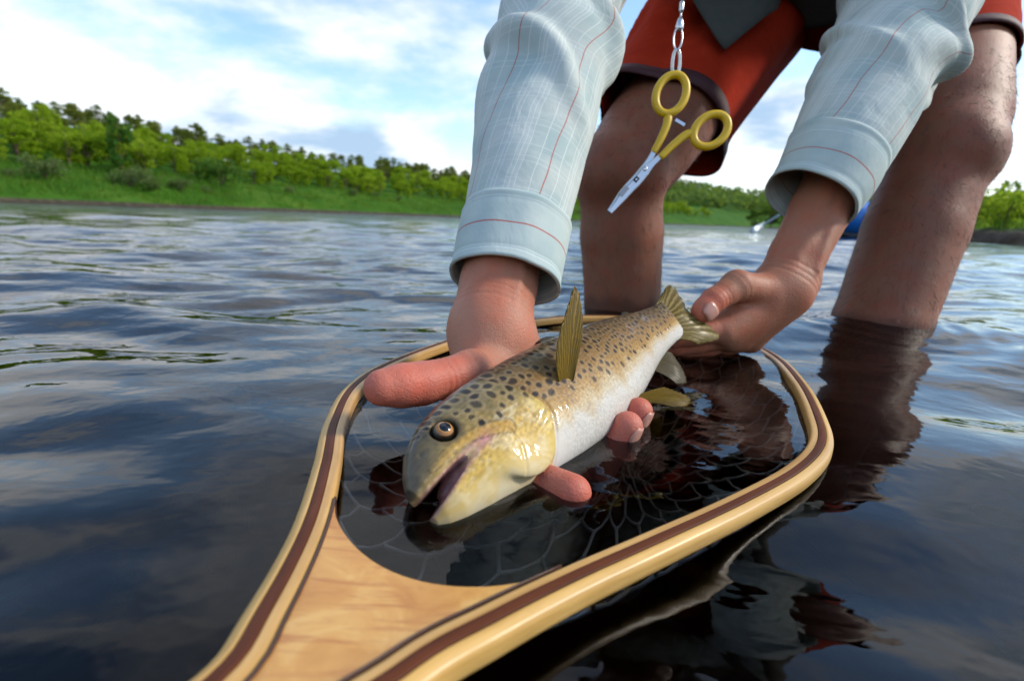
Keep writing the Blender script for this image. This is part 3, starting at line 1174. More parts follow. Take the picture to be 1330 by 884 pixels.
chain(S, [FA(1.0), FA(.55), FA(.3), FA(.12), W1], [.031, .0320, .0295, .0270, .0260], .004)
S.cone(FA(.02), HL(.045, .052, .012), .024, .021, .014)
for f_, rr in zip(fingers, (.0098, .0099, .0095, .0085)):
    S.cone(W1, f_[0], .019, .0135, .014)
    chain(S, f_, [.0115, rr, rr * .95, rr * .88], .0025)
    S.ball(f_[1], rr * 1.05, .004)
S.cone(W1 + (thumb[0] - W1) * .3, thumb[0], .022, .0185, .012)
S.cone(thumb[0], fingers[0][0], .014, .012, .012)
chain(S, thumb, [.0170, .0126, .0112, .0096], .004)
S.ball(thumb[1], .0124, .005)
S.ball(thumb[2] + (thumb[3] - thumb[2]) * .5, .0113, .004)
# tendons and wrist creases
for k_, off_ in enumerate((-0.008, 0.004)):
    S.cone(FA(.5) + side * off_ - cF * .024, FA(.05) + side * off_ - cF * .019, .006, .005, .008)
for f_ in (0.045, 0.075):
    pass
for (f0, f1, s0, s1) in ((.10, .34, -.016, .006), (.34, .55, .006, -.004), (.06, .30, .014, .016)):     # veins
    S.cone(FA(f0) + side * s0 - cF * .0215, FA(f1) + side * s1 - cF * .0265, .0024, .0022, .005)
V, Q = S.surface(2)


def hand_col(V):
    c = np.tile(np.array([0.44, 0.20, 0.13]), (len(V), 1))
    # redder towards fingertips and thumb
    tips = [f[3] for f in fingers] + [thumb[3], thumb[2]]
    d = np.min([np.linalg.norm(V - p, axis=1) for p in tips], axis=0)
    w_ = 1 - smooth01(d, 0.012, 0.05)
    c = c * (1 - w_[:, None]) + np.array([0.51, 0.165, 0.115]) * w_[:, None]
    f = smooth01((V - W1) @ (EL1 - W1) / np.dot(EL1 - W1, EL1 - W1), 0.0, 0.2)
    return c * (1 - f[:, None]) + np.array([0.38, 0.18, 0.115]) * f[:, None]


def crease(V, Q, p, axis, depth, width, reach):
    """press a skin fold into the surface across the given axis"""
    N = vnormals(V, Q)
    axis = axis / np.linalg.norm(axis)
    rel = V - p
    s_ = rel @ axis + 0.0012 * np.sin(rel @ np.cross(axis, (0.3, 0.2, 1)) * 260)
    d = np.linalg.norm(rel, axis=1)
    w_ = np.exp(-(s_ / width) ** 2) * (1 - smooth01(d, reach * .7, reach))
    return V - N * (depth * w_)[:, None]


taxis = thumb[3] - thumb[1]
for u_, dp in ((0.36, .0006), (0.43, .0004), (0.30, .0004), (0.06, .0005), (-0.06, .0006)):
    V = crease(V, Q, thumb[1] + taxis * u_, taxis, dp, .0012, .024)
for u_ in (-.015, .0, .012):
    V = crease(V, Q, W1 + (EL1 - W1) * (.06 + u_), EL1 - W1, .0003, .0012, .04)
for f_ in fingers:
    for j in (1, 2):
        V = crease(V, Q, f_[j], f_[j + 1] - f_[j - 1], .0006, .0011, .016)
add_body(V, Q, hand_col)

# left hand holding the tail
W2 = at(1014, 374, 0.462)
EL2 = at(1172, 62, 0.535)
FB = lambda f: W2 + (EL2 - W2) * f
thumb2 = [at(992, 380, 0.450), at(957, 371, 0.432), at(927, 390, 0.421), at(911, 406, 0.417)]
fing2 = [
    [at(938, 426, .442), at(899, 434, .434), at(872, 437, .428), at(852, 440, .432)],
    [at(946, 434, .454), at(905, 444, .450), at(876, 447, .446), at(856, 445, .446)],
    [at(958, 436, .464), at(920, 449, .464), at(890, 452, .464), at(868, 449, .462)],
    [at(974, 438, .476), at(942, 450, .480), at(915, 453, .480), at(897, 451, .478)]]
allp = np.array([W2, FB(.9)] + thumb2 + sum(fing2, []))
S = SDF(allp.min(0) - 0.04, allp.max(0) + 0.045, 0.0014)
chain(S, [FB(1.0), FB(.55), FB(.3), FB(.12), W2], [.030, .0300, .0275, .0248, .0240], .004)
S.ball(FB(.03) + cR * .016 - cU * .004, .0145, .012)
for f_, rr in zip(fing2, (.0112, .0114, .0108, .0096)):
    S.cone(W2 - cU * .004, f_[0] - cU * .002, .021, .0135, .012)
    chain(S, f_, [.0122, rr * .95, rr * .9, rr * .8], .002)
S.cone(W2, thumb2[0], .023, .0175, .010)
S.cone(thumb2[0], fing2[0][0], .012, .011, .004)
chain(S, thumb2, [.0165, .0130, .0106, .0088], .003)
S.ball(thumb2[1], .0132, .004)
S.ball(thumb2[3] * .7 + thumb2[2] * .3, .0103, .003)
for off_ in (-0.010, 0.008):
    S.cone(FB(.45) + cR * off_ - cF * .024, FB(.04) + cR * off_ - cF * .018, .006, .005, .008)
for (f0, f1, s0, s1) in ((.10, .30, -.012, .004), (.30, .52, .004, .014), (.05, .34, .013, -.002)):
    S.cone(FB(f0) + cR * s0 - cF * .0225, FB(f1) + cR * s1 - cF * .0270, .0024, .0022, .005)
V, Q = S.surface(2)
tips2 = [f[3] for f in fing2] + [thumb2[3]]


def hand_col2(V):
    d = np.min([np.linalg.norm(V - p, axis=1) for p in tips2], axis=0)
    w_ = (1 - smooth01(d, 0.010, 0.04))[:, None]
    return np.array([0.37, 0.165, 0.10]) * (1 - w_) + np.array([0.48, 0.18, 0.12]) * w_


taxis = thumb2[3] - thumb2[1]
for u_, dp in ((0.5, .0004), (0.6, .0003), (0.42, .0003), (0.02, .0003)):
    V = crease(V, Q, thumb2[1] + taxis * u_, taxis, dp, .0012, .02)
for u_ in (.0, .02, -.02):
    V = crease(V, Q, W2 + (EL2 - W2) * (.03 + u_), EL2 - W2, .0004, .0014, .05)
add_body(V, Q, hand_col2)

# legs, trunk, upper arms, neck and head
W_ = lambda *a: np.array(a, float)
kneeR, kneeL = at(806, 228, 0.675), at(1222, 202, 0.648)
wlR, wlL = at(808, 398, 0.715), at(1141, 424, 0.634)
ankR = wlR + (wlR - kneeR) * 0.95 + W_(0.0, 0.03, 0)
ankR[2] = BED + 0.075
ankL = wlL + (wlL - kneeL) * 0.75 + W_(0.0, 0.03, 0)
ankL[2] = BED + 0.075
hipR, hipL = at(1010, -40, 0.955), at(1215, -65, 0.945)
shR, shL = W_(0.165, 0.70, 0.60), W_(0.515, 0.80, 0.64)
hipC, shC = (hipR + hipL) / 2, (shR + shL) / 2
head = shC + W_(-0.05, -0.17, 0.08)
pts = np.array([ankR, ankL, kneeR, kneeL, hipR, hipL, shR, shL, head, EL1, EL2])
S = SDF(pts.min(0) - W_(.16, .26, .1), pts.max(0) + W_(.16, .2, .16), 0.0058)
for kn, wl, an, hp, toe in ((kneeR, wlR, ankR, hipR, W_(-.05, -.15, 0)), (kneeL, wlL, ankL, hipL, W_(.03, -.15, 0))):
    up_ = (kn - wl)
    back = W_(0.0, 1.0, 0.0)
    outw = W_(1, 0, 0)
    S.cone(kn, hp, .062, .098, .02)
    S.cone(kn + (hp - kn) * .12 + W_(0.004, -.006, .006), kn + (hp - kn) * .6, .060, .086, .03)
    S.ball(kn + W_(0, -.012, .004), .048, .03)
    chain(S, [kn, kn + (wl - kn) * .45, wl, an], [.055, .0565, .0535, .035], .006)
    S.cone(kn + (wl - kn) * .25 + back * .022, wl + back * .010, .043, .040, .010)      # calf
    S.cone(kn + (wl - kn) * .2 - back * .03, wl + (an - wl) * .6 - back * .012, .014, .018, .012)  # shin
    S.ball(kn + W_(0, -.040, -.002), .022, .02)                                         # kneecap
    S.cone(an, an + back * .03 - W_(0, 0, .04), .035, .032, .02)
    S.cone(an - W_(0, 0, .03), an + toe - W_(0, 0, .05), .038, .028, .02)
S.cone(hipR, hipL, .105, .105, .04)
S.cone(hipC, shC, .105, .100, .03)
S.cone(hipC + W_(-.07, 0, 0), shC + W_(-.08, 0, 0), .085, .080, .02)
S.cone(hipC + W_(.07, 0, 0), shC + W_(.08, 0, 0), .085, .080, .02)
for sh, el in ((shR, EL1), (shL, EL2)):
    S.ball(sh, .058, .02)
    S.cone(sh, el, .054, .030, .02)
S.cone(shC, head, .060, .055, .02)
fwd = W_(-.10, -.75, -.65)
fwd /= np.linalg.norm(fwd)
crn = np.cross(np.cross(fwd, W_(0, -1, .6)), fwd)
crn /= np.linalg.norm(crn)
rt = np.cross(fwd, crn)
S.ellipsoid(head + crn * .03, np.stack([fwd, rt, crn]), (.096, .078, .105), .02)
S.cone(head + fwd * .05 - crn * .05, head + fwd * .075 - crn * .075, .05, .034, .03)   # jaw
S.cone(head + fwd * .095 + crn * .02, head + fwd * .118 - crn * .012, .010, .014, .012)  # nose
for s_ in (-1, 1):
    S.ellipsoid(head + rt * s_ * .079 + crn * .005 - fwd * .005, np.stack([fwd, rt, crn]), (.018, .010, .030), .006)
    S.ball(head + fwd * .108 + rt * s_ * .030 + crn * .022, .016, .008, sub=True)
V, Q = S.surface(2)


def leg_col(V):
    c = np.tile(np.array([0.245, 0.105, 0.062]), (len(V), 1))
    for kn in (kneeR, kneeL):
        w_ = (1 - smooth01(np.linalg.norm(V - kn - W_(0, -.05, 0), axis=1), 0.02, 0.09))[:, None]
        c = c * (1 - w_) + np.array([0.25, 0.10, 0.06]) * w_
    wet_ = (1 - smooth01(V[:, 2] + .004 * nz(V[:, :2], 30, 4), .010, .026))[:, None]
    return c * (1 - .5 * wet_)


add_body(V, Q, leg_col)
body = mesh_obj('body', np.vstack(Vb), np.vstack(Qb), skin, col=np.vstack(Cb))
adopt(body, person)

# finger nails
nail_m, t = material('nail')
finish(t, principled(t, Base_Color=(0.50, 0.24, 0.18), Roughness=0.4, Coat_Weight=0.1))


def nail(base, tip, out, w_, l_, lift):
    """curved plate on the back of a fingertip"""
    ax = (tip - base) / np.linalg.norm(tip - base)
    out = out - ax * (out @ ax)
    out /= np.linalg.norm(out)
    sd = np.cross(ax, out)
    n_, m_ = 7, 9
    rings = np.zeros((n_, m_, 3))
    for i in range(n_):
        u_ = i / (n_ - 1)
        ww = w_ * (0.82 + .18 * math.sin(math.pi * min(1, u_ * 1.1))) * (1 if i < n_ - 1 else .8)
        for j in range(m_):
            a_ = (j / (m_ - 1) - .5) * 2.0
            a_ *= .78 * ww / w_
            rings[i, j] = tip + ax * (-l_ * .62 + l_ * u_) + (sd * math.sin(a_) + out * math.cos(a_)) * (lift - .0014 * u_ ** 3)
    v, f = loft(rings, cap=False, closed=False)
    o = adopt(mesh_obj('fingernail', v, f, nail_m), person)
    m_ = o.modifiers.new('thick', 'SOLIDIFY')
    m_.thickness = 0.0006
    return o


nail(thumb2[2], thumb2[3], -cF * 1.0 - cU * .15 + cR * .45, .0060, .0125, .0113)
for f_ in fingers:
    nail(f_[2], f_[3], cR * .8 - cU * .3 - cF * .55, .0054, .0110, .0096 if f_ is not fingers[3] else .0083)

# hair on shins and thighs
hm, t = material('body_hair')
finish(t, principled(t, Base_Color=(0.035, 0.02, 0.012), Roughness=0.5))
Nb = vnormals(V, Q)
sel = np.nonzero((V[:, 2] > -0.02) & (V[:, 2] < 0.36) & (V[:, 1] < 0.98) & ((np.linalg.norm(V - kneeR, axis=1) < .33) | (np.linalg.norm(V - kneeL, axis=1) < .33)))[0]
sel = rng.choice(sel, size=min(9000, len(sel) * 4), replace=True)
hp_ = V[sel] + rng.normal(0, .0045, (len(sel), 3))
hp_ = hp_ - Nb[sel] * np.sum((hp_ - V[sel]) * Nb[sel], axis=1)[:, None]
dn = np.array([0, 0, -1.0]) + rng.normal(0, .5, (len(sel), 3))
dn = dn - Nb[sel] * np.sum(dn * Nb[sel], axis=1)[:, None] * 0.8 + Nb[sel] * 0.45
dn /= np.linalg.norm(dn, axis=1)[:, None]
ln = rng.uniform(.007, .016, (len(sel), 1))
sdv = np.cross(dn, rng.normal(size=dn.shape))
sdv = sdv / np.linalg.norm(sdv, axis=1)[:, None] * 0.00015
HV = np.stack([hp_ - sdv, hp_ + sdv, hp_ + dn * ln + Nb[sel] * ln * -.15], 1).reshape(-1, 3)
o = mesh_obj('leg_hair', HV, np.arange(len(HV)).reshape(-1, 3), hm, smooth=False, kind='stuff')
adopt(o, person)

# hair on the head
th = np.linspace(0, 2 * np.pi, 28, endpoint=False)
rings = []
for i in range(10):
    a_ = i / 9 * 1.75
    cpt = head + crn * (.03 + .112 * math.cos(a_)) - fwd * (.012 + .01 * i / 9)
    rings.append([cpt + (fwd * .102 * math.cos(x) * (0.97 if math.cos(x) > 0 else 1.06) + rt * .086 * math.sin(x)) * max(.05, math.sin(a_)) + crn * (.03 * math.cos(x) * (i / 9) ** 2) for x in th])
v, f = loft(np.array(rings))
hr, t = material('hair')
tt_ = t.n('ShaderNodeTexCoord')
finish(t, principled(t, Base_Color=(0.06, 0.035, 0.02), Roughness=0.5, Normal=t.bump(t.noise(t.mapping(tt_.outputs['Object'], scale=(200, 40, 200)), 1, 4), .8, .004)))
adopt(mesh_obj('hair', v, f, hr), person)

# ------------------------------------------------------------------ clothes
sh_m, t = material('plaid_cotton')
uvn = t.n('ShaderNodeUVMap')
su = t.n('ShaderNodeSeparateXYZ', i_0=uvn.outputs[0])


def lines(sock, period, centre, width):
    f_ = t.math('FRACT', t.math('DIVIDE', sock, period))
    d_ = t.math('ABSOLUTE', t.math('SUBTRACT', f_, centre))
    return t.math('LESS_THAN', d_, width / period / 2)


wob = t.math('ADD', su.outputs[0], t.math('MULTIPLY', t.math('SUBTRACT', t.noise(uvn.outputs[0], 14, 2), 0.5), 0.010))
vv = t.math('ADD', su.outputs[1], t.math('MULTIPLY', t.math('SUBTRACT', t.noise(uvn.outputs[0], 12, 2), 0.5), 0.008))
tint = t.ramp(t.noise(uvn.outputs[0], 26, 3, .5), [(.35, (.38, .48, .475)), (.52, (.46, .53, .51)), (.7, (.53, .575, .54))])
band = t.math('ABSOLUTE', t.math('SUBTRACT', t.math('FRACT', t.math('DIVIDE', wob, 0.058)), 0.25))
base = t.mix(t.math('MULTIPLY', t.math('LESS_THAN', band, 0.16), 0.28), tint, (.60, .66, .64))
band2 = t.math('ABSOLUTE', t.math('SUBTRACT', t.math('FRACT', t.math('DIVIDE', vv, 0.062)), 0.5))
base = t.mix(t.math('MULTIPLY', t.math('LESS_THAN', band2, 0.22), 0.22), base, (.58, .60, .56))
for off_ in (0.08, 0.14, 0.20, 0.32, 0.37, 0.44, 0.60, 0.90):
    base = t.mix(t.math('MULTIPLY', lines(wob, 0.058, off_, 0.0008), 0.55), base, (.72, .75, .72))
for off_ in (0.12, 0.2, 0.55, 0.62, 0.8):
    base = t.mix(t.math('MULTIPLY', lines(vv, 0.062, off_, 0.0008), 0.35), base, (.70, .73, .70))
base = t.mix(t.math('MULTIPLY', lines(wob, 0.058, 0.75, 0.0009), 0.8), base, (.45, .11, .09))
weave = t.noise(t.mapping(uvn.outputs[0], scale=(1500, 1500, 1)), 1, 2)
crk = t.noise(t.mapping(uvn.outputs[0], scale=(45, 38, 1), rot=(0, 0, .6)), 1, 3, .5, .6)
finish(t, principled(t, Base_Color=base, Roughness=0.85, Specular_IOR_Level=0.2, Sheen_Weight=0.1, Normal=t.bump(weave, .25, .0004, t.bump(crk, .3, .006))))

cf_m, t = material('plaid_cuff_cotton')
uvn = t.n('ShaderNodeUVMap')
su = t.n('ShaderNodeSeparateXYZ', i_0=uvn.outputs[0])
vv = t.math('ADD', su.outputs[1], t.math('MULTIPLY', t.math('SUBTRACT', t.noise(uvn.outputs[0], 10, 2), 0.5), 0.006))
tint = t.ramp(t.noise(uvn.outputs[0], 24, 3, .5), [(.35, (.39, .49, .485)), (.52, (.46, .54, .52)), (.7, (.52, .58, .545))])
for v0 in (0.006, 0.009, 0.047):
    d_ = t.math('ABSOLUTE', t.math('SUBTRACT', su.outputs[1], v0))
    tint = t.mix(t.math('MULTIPLY', t.math('LESS_THAN', d_, 0.0005), .45), tint, (.66, .74, .73))
d_ = t.math('ABSOLUTE', t.math('SUBTRACT', vv, 0.026))
tint = t.mix(t.math('MULTIPLY', t.math('LESS_THAN', d_, 0.0006), .8), tint, (.45, .11, .09))
weave = t.noise(t.mapping(uvn.outputs[0], scale=(1500, 1500, 1)), 1, 2)
crk = t.noise(t.mapping(uvn.outputs[0], scale=(40, 25, 1)), 1, 4, .6, .5)
finish(t, principled(t, Base_Color=tint, Roughness=0.85, Specular_IOR_Level=0.2, Normal=t.bump(weave, .25, .0004, t.bump(crk, .25, .005))))


def cloth_tube(ctrl, n, m, up, fold):
    """ctrl rows: x, y, z, half width across, half width in depth"""
    p = crom(np.asarray(ctrl, float), n)
    T, N, B = frames(p[:, :3], up)
    th = np.linspace(0, 2 * np.pi, m, endpoint=True)
    rings = p[:, None, :3] + p[:, 3, None, None] * np.cos(th)[None, :, None] * B[:, None] + p[:, 4, None, None] * np.sin(th)[None, :, None] * N[:, None]
    cen_ = p[:, None, :3]
    out = rings - cen_
    out /= np.linalg.norm(out, axis=2)[..., None]
    s_ = np.concatenate([[0], np.cumsum(np.linalg.norm(np.diff(p[:, :3], axis=0), axis=1))])
    return rings, out, s_[:, None] * np.ones((1, m)), th[None] * np.ones((n, 1))


def put_cloth(name, rings, mat, parent, thick=0.0012, sub=False):
    v, f = loft(rings, cap=False, closed=False)
    o = adopt(mesh_obj(name, v, f, mat, uv=ring_uv(rings)), parent)
    m_ = o.modifiers.new('thick', 'SOLIDIFY')
    m_.thickness = thick
    m_.offset = -1
    return o


def ridge(x, sharp=1.6):
    return np.sign(np.sin(x)) * np.abs(np.sin(x)) ** sharp


def sleeve(cuff_ctrl, arm_ctrl, seed, parts):
    rings, out, s_, th = cloth_tube(arm_ctrl, 150, 97, -cF, None)
    L = s_[-1, 0]
    u = s_ / L
    P2 = np.stack([s_.ravel() * 9, th.ravel() * .5], 1)
    nn = nz(P2, .35, seed, 2).reshape(s_.shape)
    # long diagonal drag folds, tighter ones at the bend of the arm
    elb = np.exp(-((s_ - 0.19) / 0.085) ** 2)
    mid = smooth01(s_, 0.05, 0.14) * (1 - .5 * smooth01(s_, 0.40, 0.5))
    f1 = np.maximum(0, np.sin(th * 1.0 + s_ * 30 + 1.5 * nn + seed)) ** 3
    f2 = np.maximum(0, np.sin(-th * 2.0 + s_ * 62 + 2.2 * nn + seed * 2)) ** 2.5
    f3 = np.sin(th * 3 + nn * 3)
    disp = mid * (0.0085 * f1 + 0.0018 * f3 + 0.004 * nn) + elb * (0.0115 * f2 + 0.004 * nn)
    rings = rings + out * disp[..., None]
    rings[:, -1] = rings[:, 0]
    parts.append(rings)
    rc, oc, sc2, thc = cloth_tube(cuff_ctrl, 26, 97, -cF, None)
    nn = nz(np.stack([np.cos(thc.ravel()), np.sin(thc.ravel()), sc2.ravel() * 20], 1), .5, seed + 3, 2).reshape(thc.shape)
    edge = np.exp(-(sc2 / 0.004) ** 2) + np.exp(-((sc2 - sc2.max()) / 0.004) ** 2) * .6
    seam = np.exp(-((sc2 - 0.009) / 0.0012) ** 2) + np.exp(-((sc2 - sc2.max() + .007) / 0.0012) ** 2)
    rc = rc + oc * (0.0016 * nn + 0.0010 * edge - .0006 * seam)[..., None]
    rc[:, -1] = rc[:, 0]
    return rc


parts = []
A = lambda px, py, d, a_, b_: (*at(px, py, d), a_, b_)
cuffR = sleeve([A(655, 367, .352, .0365, .0345), A(664, 325, .362, .0375, .035), A(671, 290, .372, .0385, .036)],
               [A(668, 304, .369, .0350, .0335), A(672, 280, .375, .0390, .0365), A(690, 190, .403, .0430, .040), A(708, 100, .436, .0465, .044), A(719, 20, .470, .0490, .048),
                (*(EL1 * .6 + shR * .4 + W_(0, 0, .01)), .056, .056), (*shR, .075, .078), (*(shR * .75 + shC * .25), .09, .09)], 1.3, parts)
cuffL = sleeve([A(1050, 260, .472, .0390, .0375), A(1070, 230, .476, .0420, .039), A(1086, 198, .481, .0440, .040)],
               [A(1083, 206, .480, .0405, .038), A(1092, 190, .483, .0460, .042), A(1126, 118, .502, .0520, .047), A(1158, 48, .525, .0560, .051), A(1188, -15, .55, .058, .054),
                (*(EL2 * .5 + shL * .5), .06, .06), (*shL, .078, .08), (*(shL * .75 + shC * .25), .09, .09)], 2.7, parts)
waistC = hipC * .78 + shC * .22
tor, o_, s_, th_ = cloth_tube([(*waistC, .185, .140), (*(hipC * .5 + shC * .5), .19, .145), (*(shC * .85 + hipC * .15), .205, .14), (*shC, .18, .12), (*(shC * .55 + head * .45), .080, .078)], 60, 97, (0, 0, 1), None)
tor = tor + o_ * (0.006 * nz(np.stack([np.cos(th_.ravel()), np.sin(th_.ravel()), s_.ravel() * 8], 1), .6, 5, 2).reshape(s_.shape))[..., None]
tor[:, -1] = tor[:, 0]
Vs, Fs, UVs, off = [], [], [], 0
for rg in parts + [tor]:
    v, f = loft(rg, cap=False, closed=False)
    Vs.append(v)
    UVs.append(ring_uv(rg))
    Fs += [tuple(i + off for i in q) for q in f]
    off += len(v)
shirt = adopt(mesh_obj('shirt', np.vstack(Vs), Fs, sh_m, uv=np.vstack(UVs), label='pale blue green plaid long sleeved shirt with red stripes'), person)
m_ = shirt.modifiers.new('thick', 'SOLIDIFY')
m_.thickness = .0012
m_.offset = -1
for rg in (cuffR, cuffL):
    o = put_cloth('cuff', rg, cf_m, person, .0022)
    o.parent = shirt
    o.matrix_parent_inverse = Matrix()

# vest: a dark layer on the trunk with a corner hanging in front of the hips
vm, t = material('vest_cloth')
uvn = t.n('ShaderNodeUVMap')
finish(t, principled(t, Base_Color=t.mix(t.noise(uvn.outputs[0], 60, 4), (.035, .04, .036), (.075, .08, .07)), Roughness=.8, Normal=t.bump(t.noise(uvn.outputs[0], 900, 2), .3, .0005)))
ves, o_, s_, th_ = cloth_tube([(*(hipC * .66 + shC * .34), .198, .153), (*(hipC * .45 + shC * .55), .202, .158), (*(shC * .85 + hipC * .15), .212, .152), (*(shC * .99 + hipC * .01), .17, .13)], 40, 73, (0, 0, 1), None)
v1, f1 = loft(ves, cap=False, closed=False)
fl = np.zeros((9, 9, 3))
qa, qb, qc, qd = at(880, -40, .66), at(1030, -40, .70), at(944, 61, .655), at(1012, 10, .69)
for i in range(9):
    for j in range(9):
        u_, v_ = i / 8, j / 8
        fl[i, j] = (qa * (1 - u_) + qb * u_) * (1 - v_) + (qc * (1 - u_) + qd * u_) * v_ + cF * .006 * math.sin(u_ * 5 + v_ * 2)
v2, f2 = loft(fl, cap=False, closed=False)
vest = adopt(mesh_obj('vest', np.vstack([v1, v2]), f1 + [tuple(i + len(v1) for i in q) for q in f2], vm, uv=np.concatenate([ring_uv(ves), ring_uv(fl)])), person)
m_ = vest.modifiers.new('thick', 'SOLIDIFY')
m_.thickness = .003

# shorts
sm, t = material('red_shorts_cloth')
uvn = t.n('ShaderNodeUVMap')
cr_ = t.noise(t.mapping(uvn.outputs[0], scale=(18, 30, 1)), 1, 4, .6, .4)
finish(t, principled(t, Base_Color=t.mix(t.noise(uvn.outputs[0], 40, 4), (.33, .020, .008), (.46, .038, .012)), Roughness=.95, Specular_IOR_Level=.08,
                     Normal=t.bump(t.noise(t.mapping(uvn.outputs[0], scale=(1800, 900, 1)), 1, 2), .2, .0004, t.bump(cr_, .4, .006))))
hmm, t = material('maroon_hem')
finish(t, principled(t, Base_Color=(.055, .012, .016), Roughness=.7))


def ell_loft(rows, n, m):
    """rows: centre, half-axis A, half-axis B (world vectors)"""
    arr = crom(np.array([np.concatenate(r_) for r_ in rows]), n)
    th = np.linspace(0, 2 * np.pi, m)
    rg = arr[:, None, 0:3] + np.cos(th)[None, :, None] * arr[:, None, 3:6] + np.sin(th)[None, :, None] * arr[:, None, 6:9]
    return rg, th


def pv(dx, dy, d, dep):
    """a vector dx, dy photo pixels across at distance d, plus dep metres in depth"""
    return d / FPX * (dx * cR - dy * cU) + dep * cF


def q4(L_, R_, F_):
    """ring of cloth through a left, a right and a front point"""
    L_, R_, F_ = at(*L_), at(*R_), at(*F_)
    return ((L_ + R_) / 2, (R_ - L_) / 2, F_ - (L_ + R_) / 2)


rR = [q4((783, 128, .70), (938, 206, .775), (868, 110, .655)), q4((796, 96, .735), (958, 160, .80), (893, 70, .690)),
      q4((835, 25, .79), (1010, 95, .87), (940, 0, .725)), q4((880, -60, .85), (1060, 30, .94), (985, -90, .80)),
      (hipR + cU * .05, pv(85, 20, .95, 0), pv(0, -40, .95, -.12))]
rL = [q4((1150, 62, .725), (1321, 84, .765), (1258, 42, .665)), q4((1135, 40, .77), (1324, 50, .80), (1245, 5, .70)),
      q4((1115, -5, .85), (1322, -20, .87), (1215, -60, .77)), (hipL + cU * .03, pv(88, 0, .95, 0), pv(0, -40, .95, -.12))]
shorts_parts, hems = [], []
for q, (rw, sd_) in enumerate(((rR, 4.0), (rL, 6.0))):
    rg, th = ell_loft(rw, 64, 81)
    cen_ = rg.mean(axis=1, keepdims=True)
    out = rg - cen_
    out /= np.linalg.norm(out, axis=2)[..., None]
    nn_ = nz(np.stack([np.repeat(np.cos(th)[None], 64, 0).ravel(), np.repeat(np.sin(th)[None], 64, 0).ravel(), np.repeat(np.linspace(0, 2.2, 64)[:, None], 81, 1).ravel()], 1), .55, sd_, 2).reshape(64, 81)
    fold = np.maximum(0, np.sin(th[None] * 2 + np.linspace(0, 9, 64)[:, None] + 2 * nn_)) ** 2
    rg = rg + out * (0.006 * nn_ + 0.006 * fold * smooth01(np.linspace(0, 1, 64), .08, .3)[:, None])[..., None]
    kn, hp = ((kneeR, hipR), (kneeL, hipL))[q]
    for _ in range(2):                      # cloth lies outside the thigh
        for c0, c1, ra, rb in ((kn, hp, .062, .098), (kn + (hp - kn) * .12 + W_(0.004, -.006, .006), kn + (hp - kn) * .6, .060, .086)):
            ba = c1 - c0
            tq = np.clip(((rg - c0) @ ba) / (ba @ ba), 0, 1)
            vec = rg - (c0 + tq[..., None] * ba)
            dist = np.linalg.norm(vec, axis=2)
            need = ra + (rb - ra) * tq + .011
            push = np.maximum(0, need - dist)
            rg = rg + vec / dist[..., None] * push[..., None]
    rg[:, -1] = rg[:, 0]
    shorts_parts.append(rg)
    hb = rg[0:3].copy()
    hb = hb + out[0:3] * .0012
    hb[0] = hb[0] + (hb[0] - hb[1]) * .2
    hems.append(hb)
crotch = at(1082, 55, .90)
pel, th = ell_loft([(crotch, pv(16, 0, .9, 0), pv(0, 0, .9, -.03)), (at(1084, 25, .92), pv(62, 0, .92, 0), pv(0, -6, .92, -.075)),
                    (at(1088, -25, .95), pv(120, 0, .95, 0), pv(0, -20, .95, -.125)), (hipC + cU * .06, pv(150, 0, .97, 0), pv(0, -30, .97, -.15)),
                    (waistC, pv(140, -10, .97, 0), pv(0, -50, .97, -.135))], 50, 81)
shorts_parts.append(pel)
Vs, Fs, UVs, off = [], [], [], 0
for rg in shorts_parts:
    v, f = loft(rg, cap=False, closed=False)
    Vs.append(v)
    UVs.append(ring_uv(rg))
    Fs += [tuple(i + off for i in q) for q in f]
    off += len(v)
shorts = adopt(mesh_obj('shorts', np.vstack(Vs), Fs, sm, uv=np.vstack(UVs), label='red swim shorts with a maroon hem'), person)
m_ = shorts.modifiers.new('thick', 'SOLIDIFY')
m_.thickness = .0015
for hb in hems:
    o = put_cloth('hem', hb, hmm, person, .0026)
    o.parent = shorts
    o.matrix_parent_inverse = Matrix()

# ------------------------------------------------------------------ trout
fish = empty('trout', tuple(SPINE[90]), 'live brown trout with dark spots and golden cheeks held above the net', 'fish')
prof = np.array([  # a, top, bottom, half width  (parts of the length)
    [-.006, .008, .040, .006], [.012, .034, .056, .024], [.035, .056, .066, .035], [.075, .077, .078, .046], [.12, .090, .087, .053], [.17, .098, .094, .058],
    [.23, .104, .101, .062], [.30, .107, .107, .065], [.38, .108, .110, .066], [.47, .106, .108, .064], [.57, .100, .100, .058],
    [.66, .088, .086, .050], [.74, .074, .070, .040], [.80, .064, .060, .031], [.86, .057, .053, .020], [.905, .057, .053, .010]])
res = 0.00085
ax_a = np.arange(-.02 * FL, .93 * FL, res)
ax_b = np.arange(-.125 * FL, .125 * FL, res)
ax_c = np.arange(-.085 * FL, .085 * FL, res)
Ag, Bg, Cg = np.meshgrid(ax_a, ax_b, ax_c, indexing='ij')
aN, bN, cN = Ag / FL, Bg / FL, Cg / FL
top = np.interp(ax_a / FL, prof[:, 0], prof[:, 1])[:, None, None]
bot_ = np.interp(ax_a / FL, prof[:, 0], prof[:, 2])[:, None, None]
wid = np.interp(ax_a / FL, prof[:, 0], prof[:, 3])[:, None, None]
hgt = np.where(bN > 0, top, bot_)
# trout section: slightly flattened flanks
rr = ((np.abs(bN) / hgt) ** 2.15 + (np.abs(cN) / wid) ** 2.15) ** (1 / 2.15)
f = (rr - 1) * np.minimum(hgt, wid)
endcap = np.maximum(-aN - .006, aN - .905)
f = np.maximum(f, endcap)


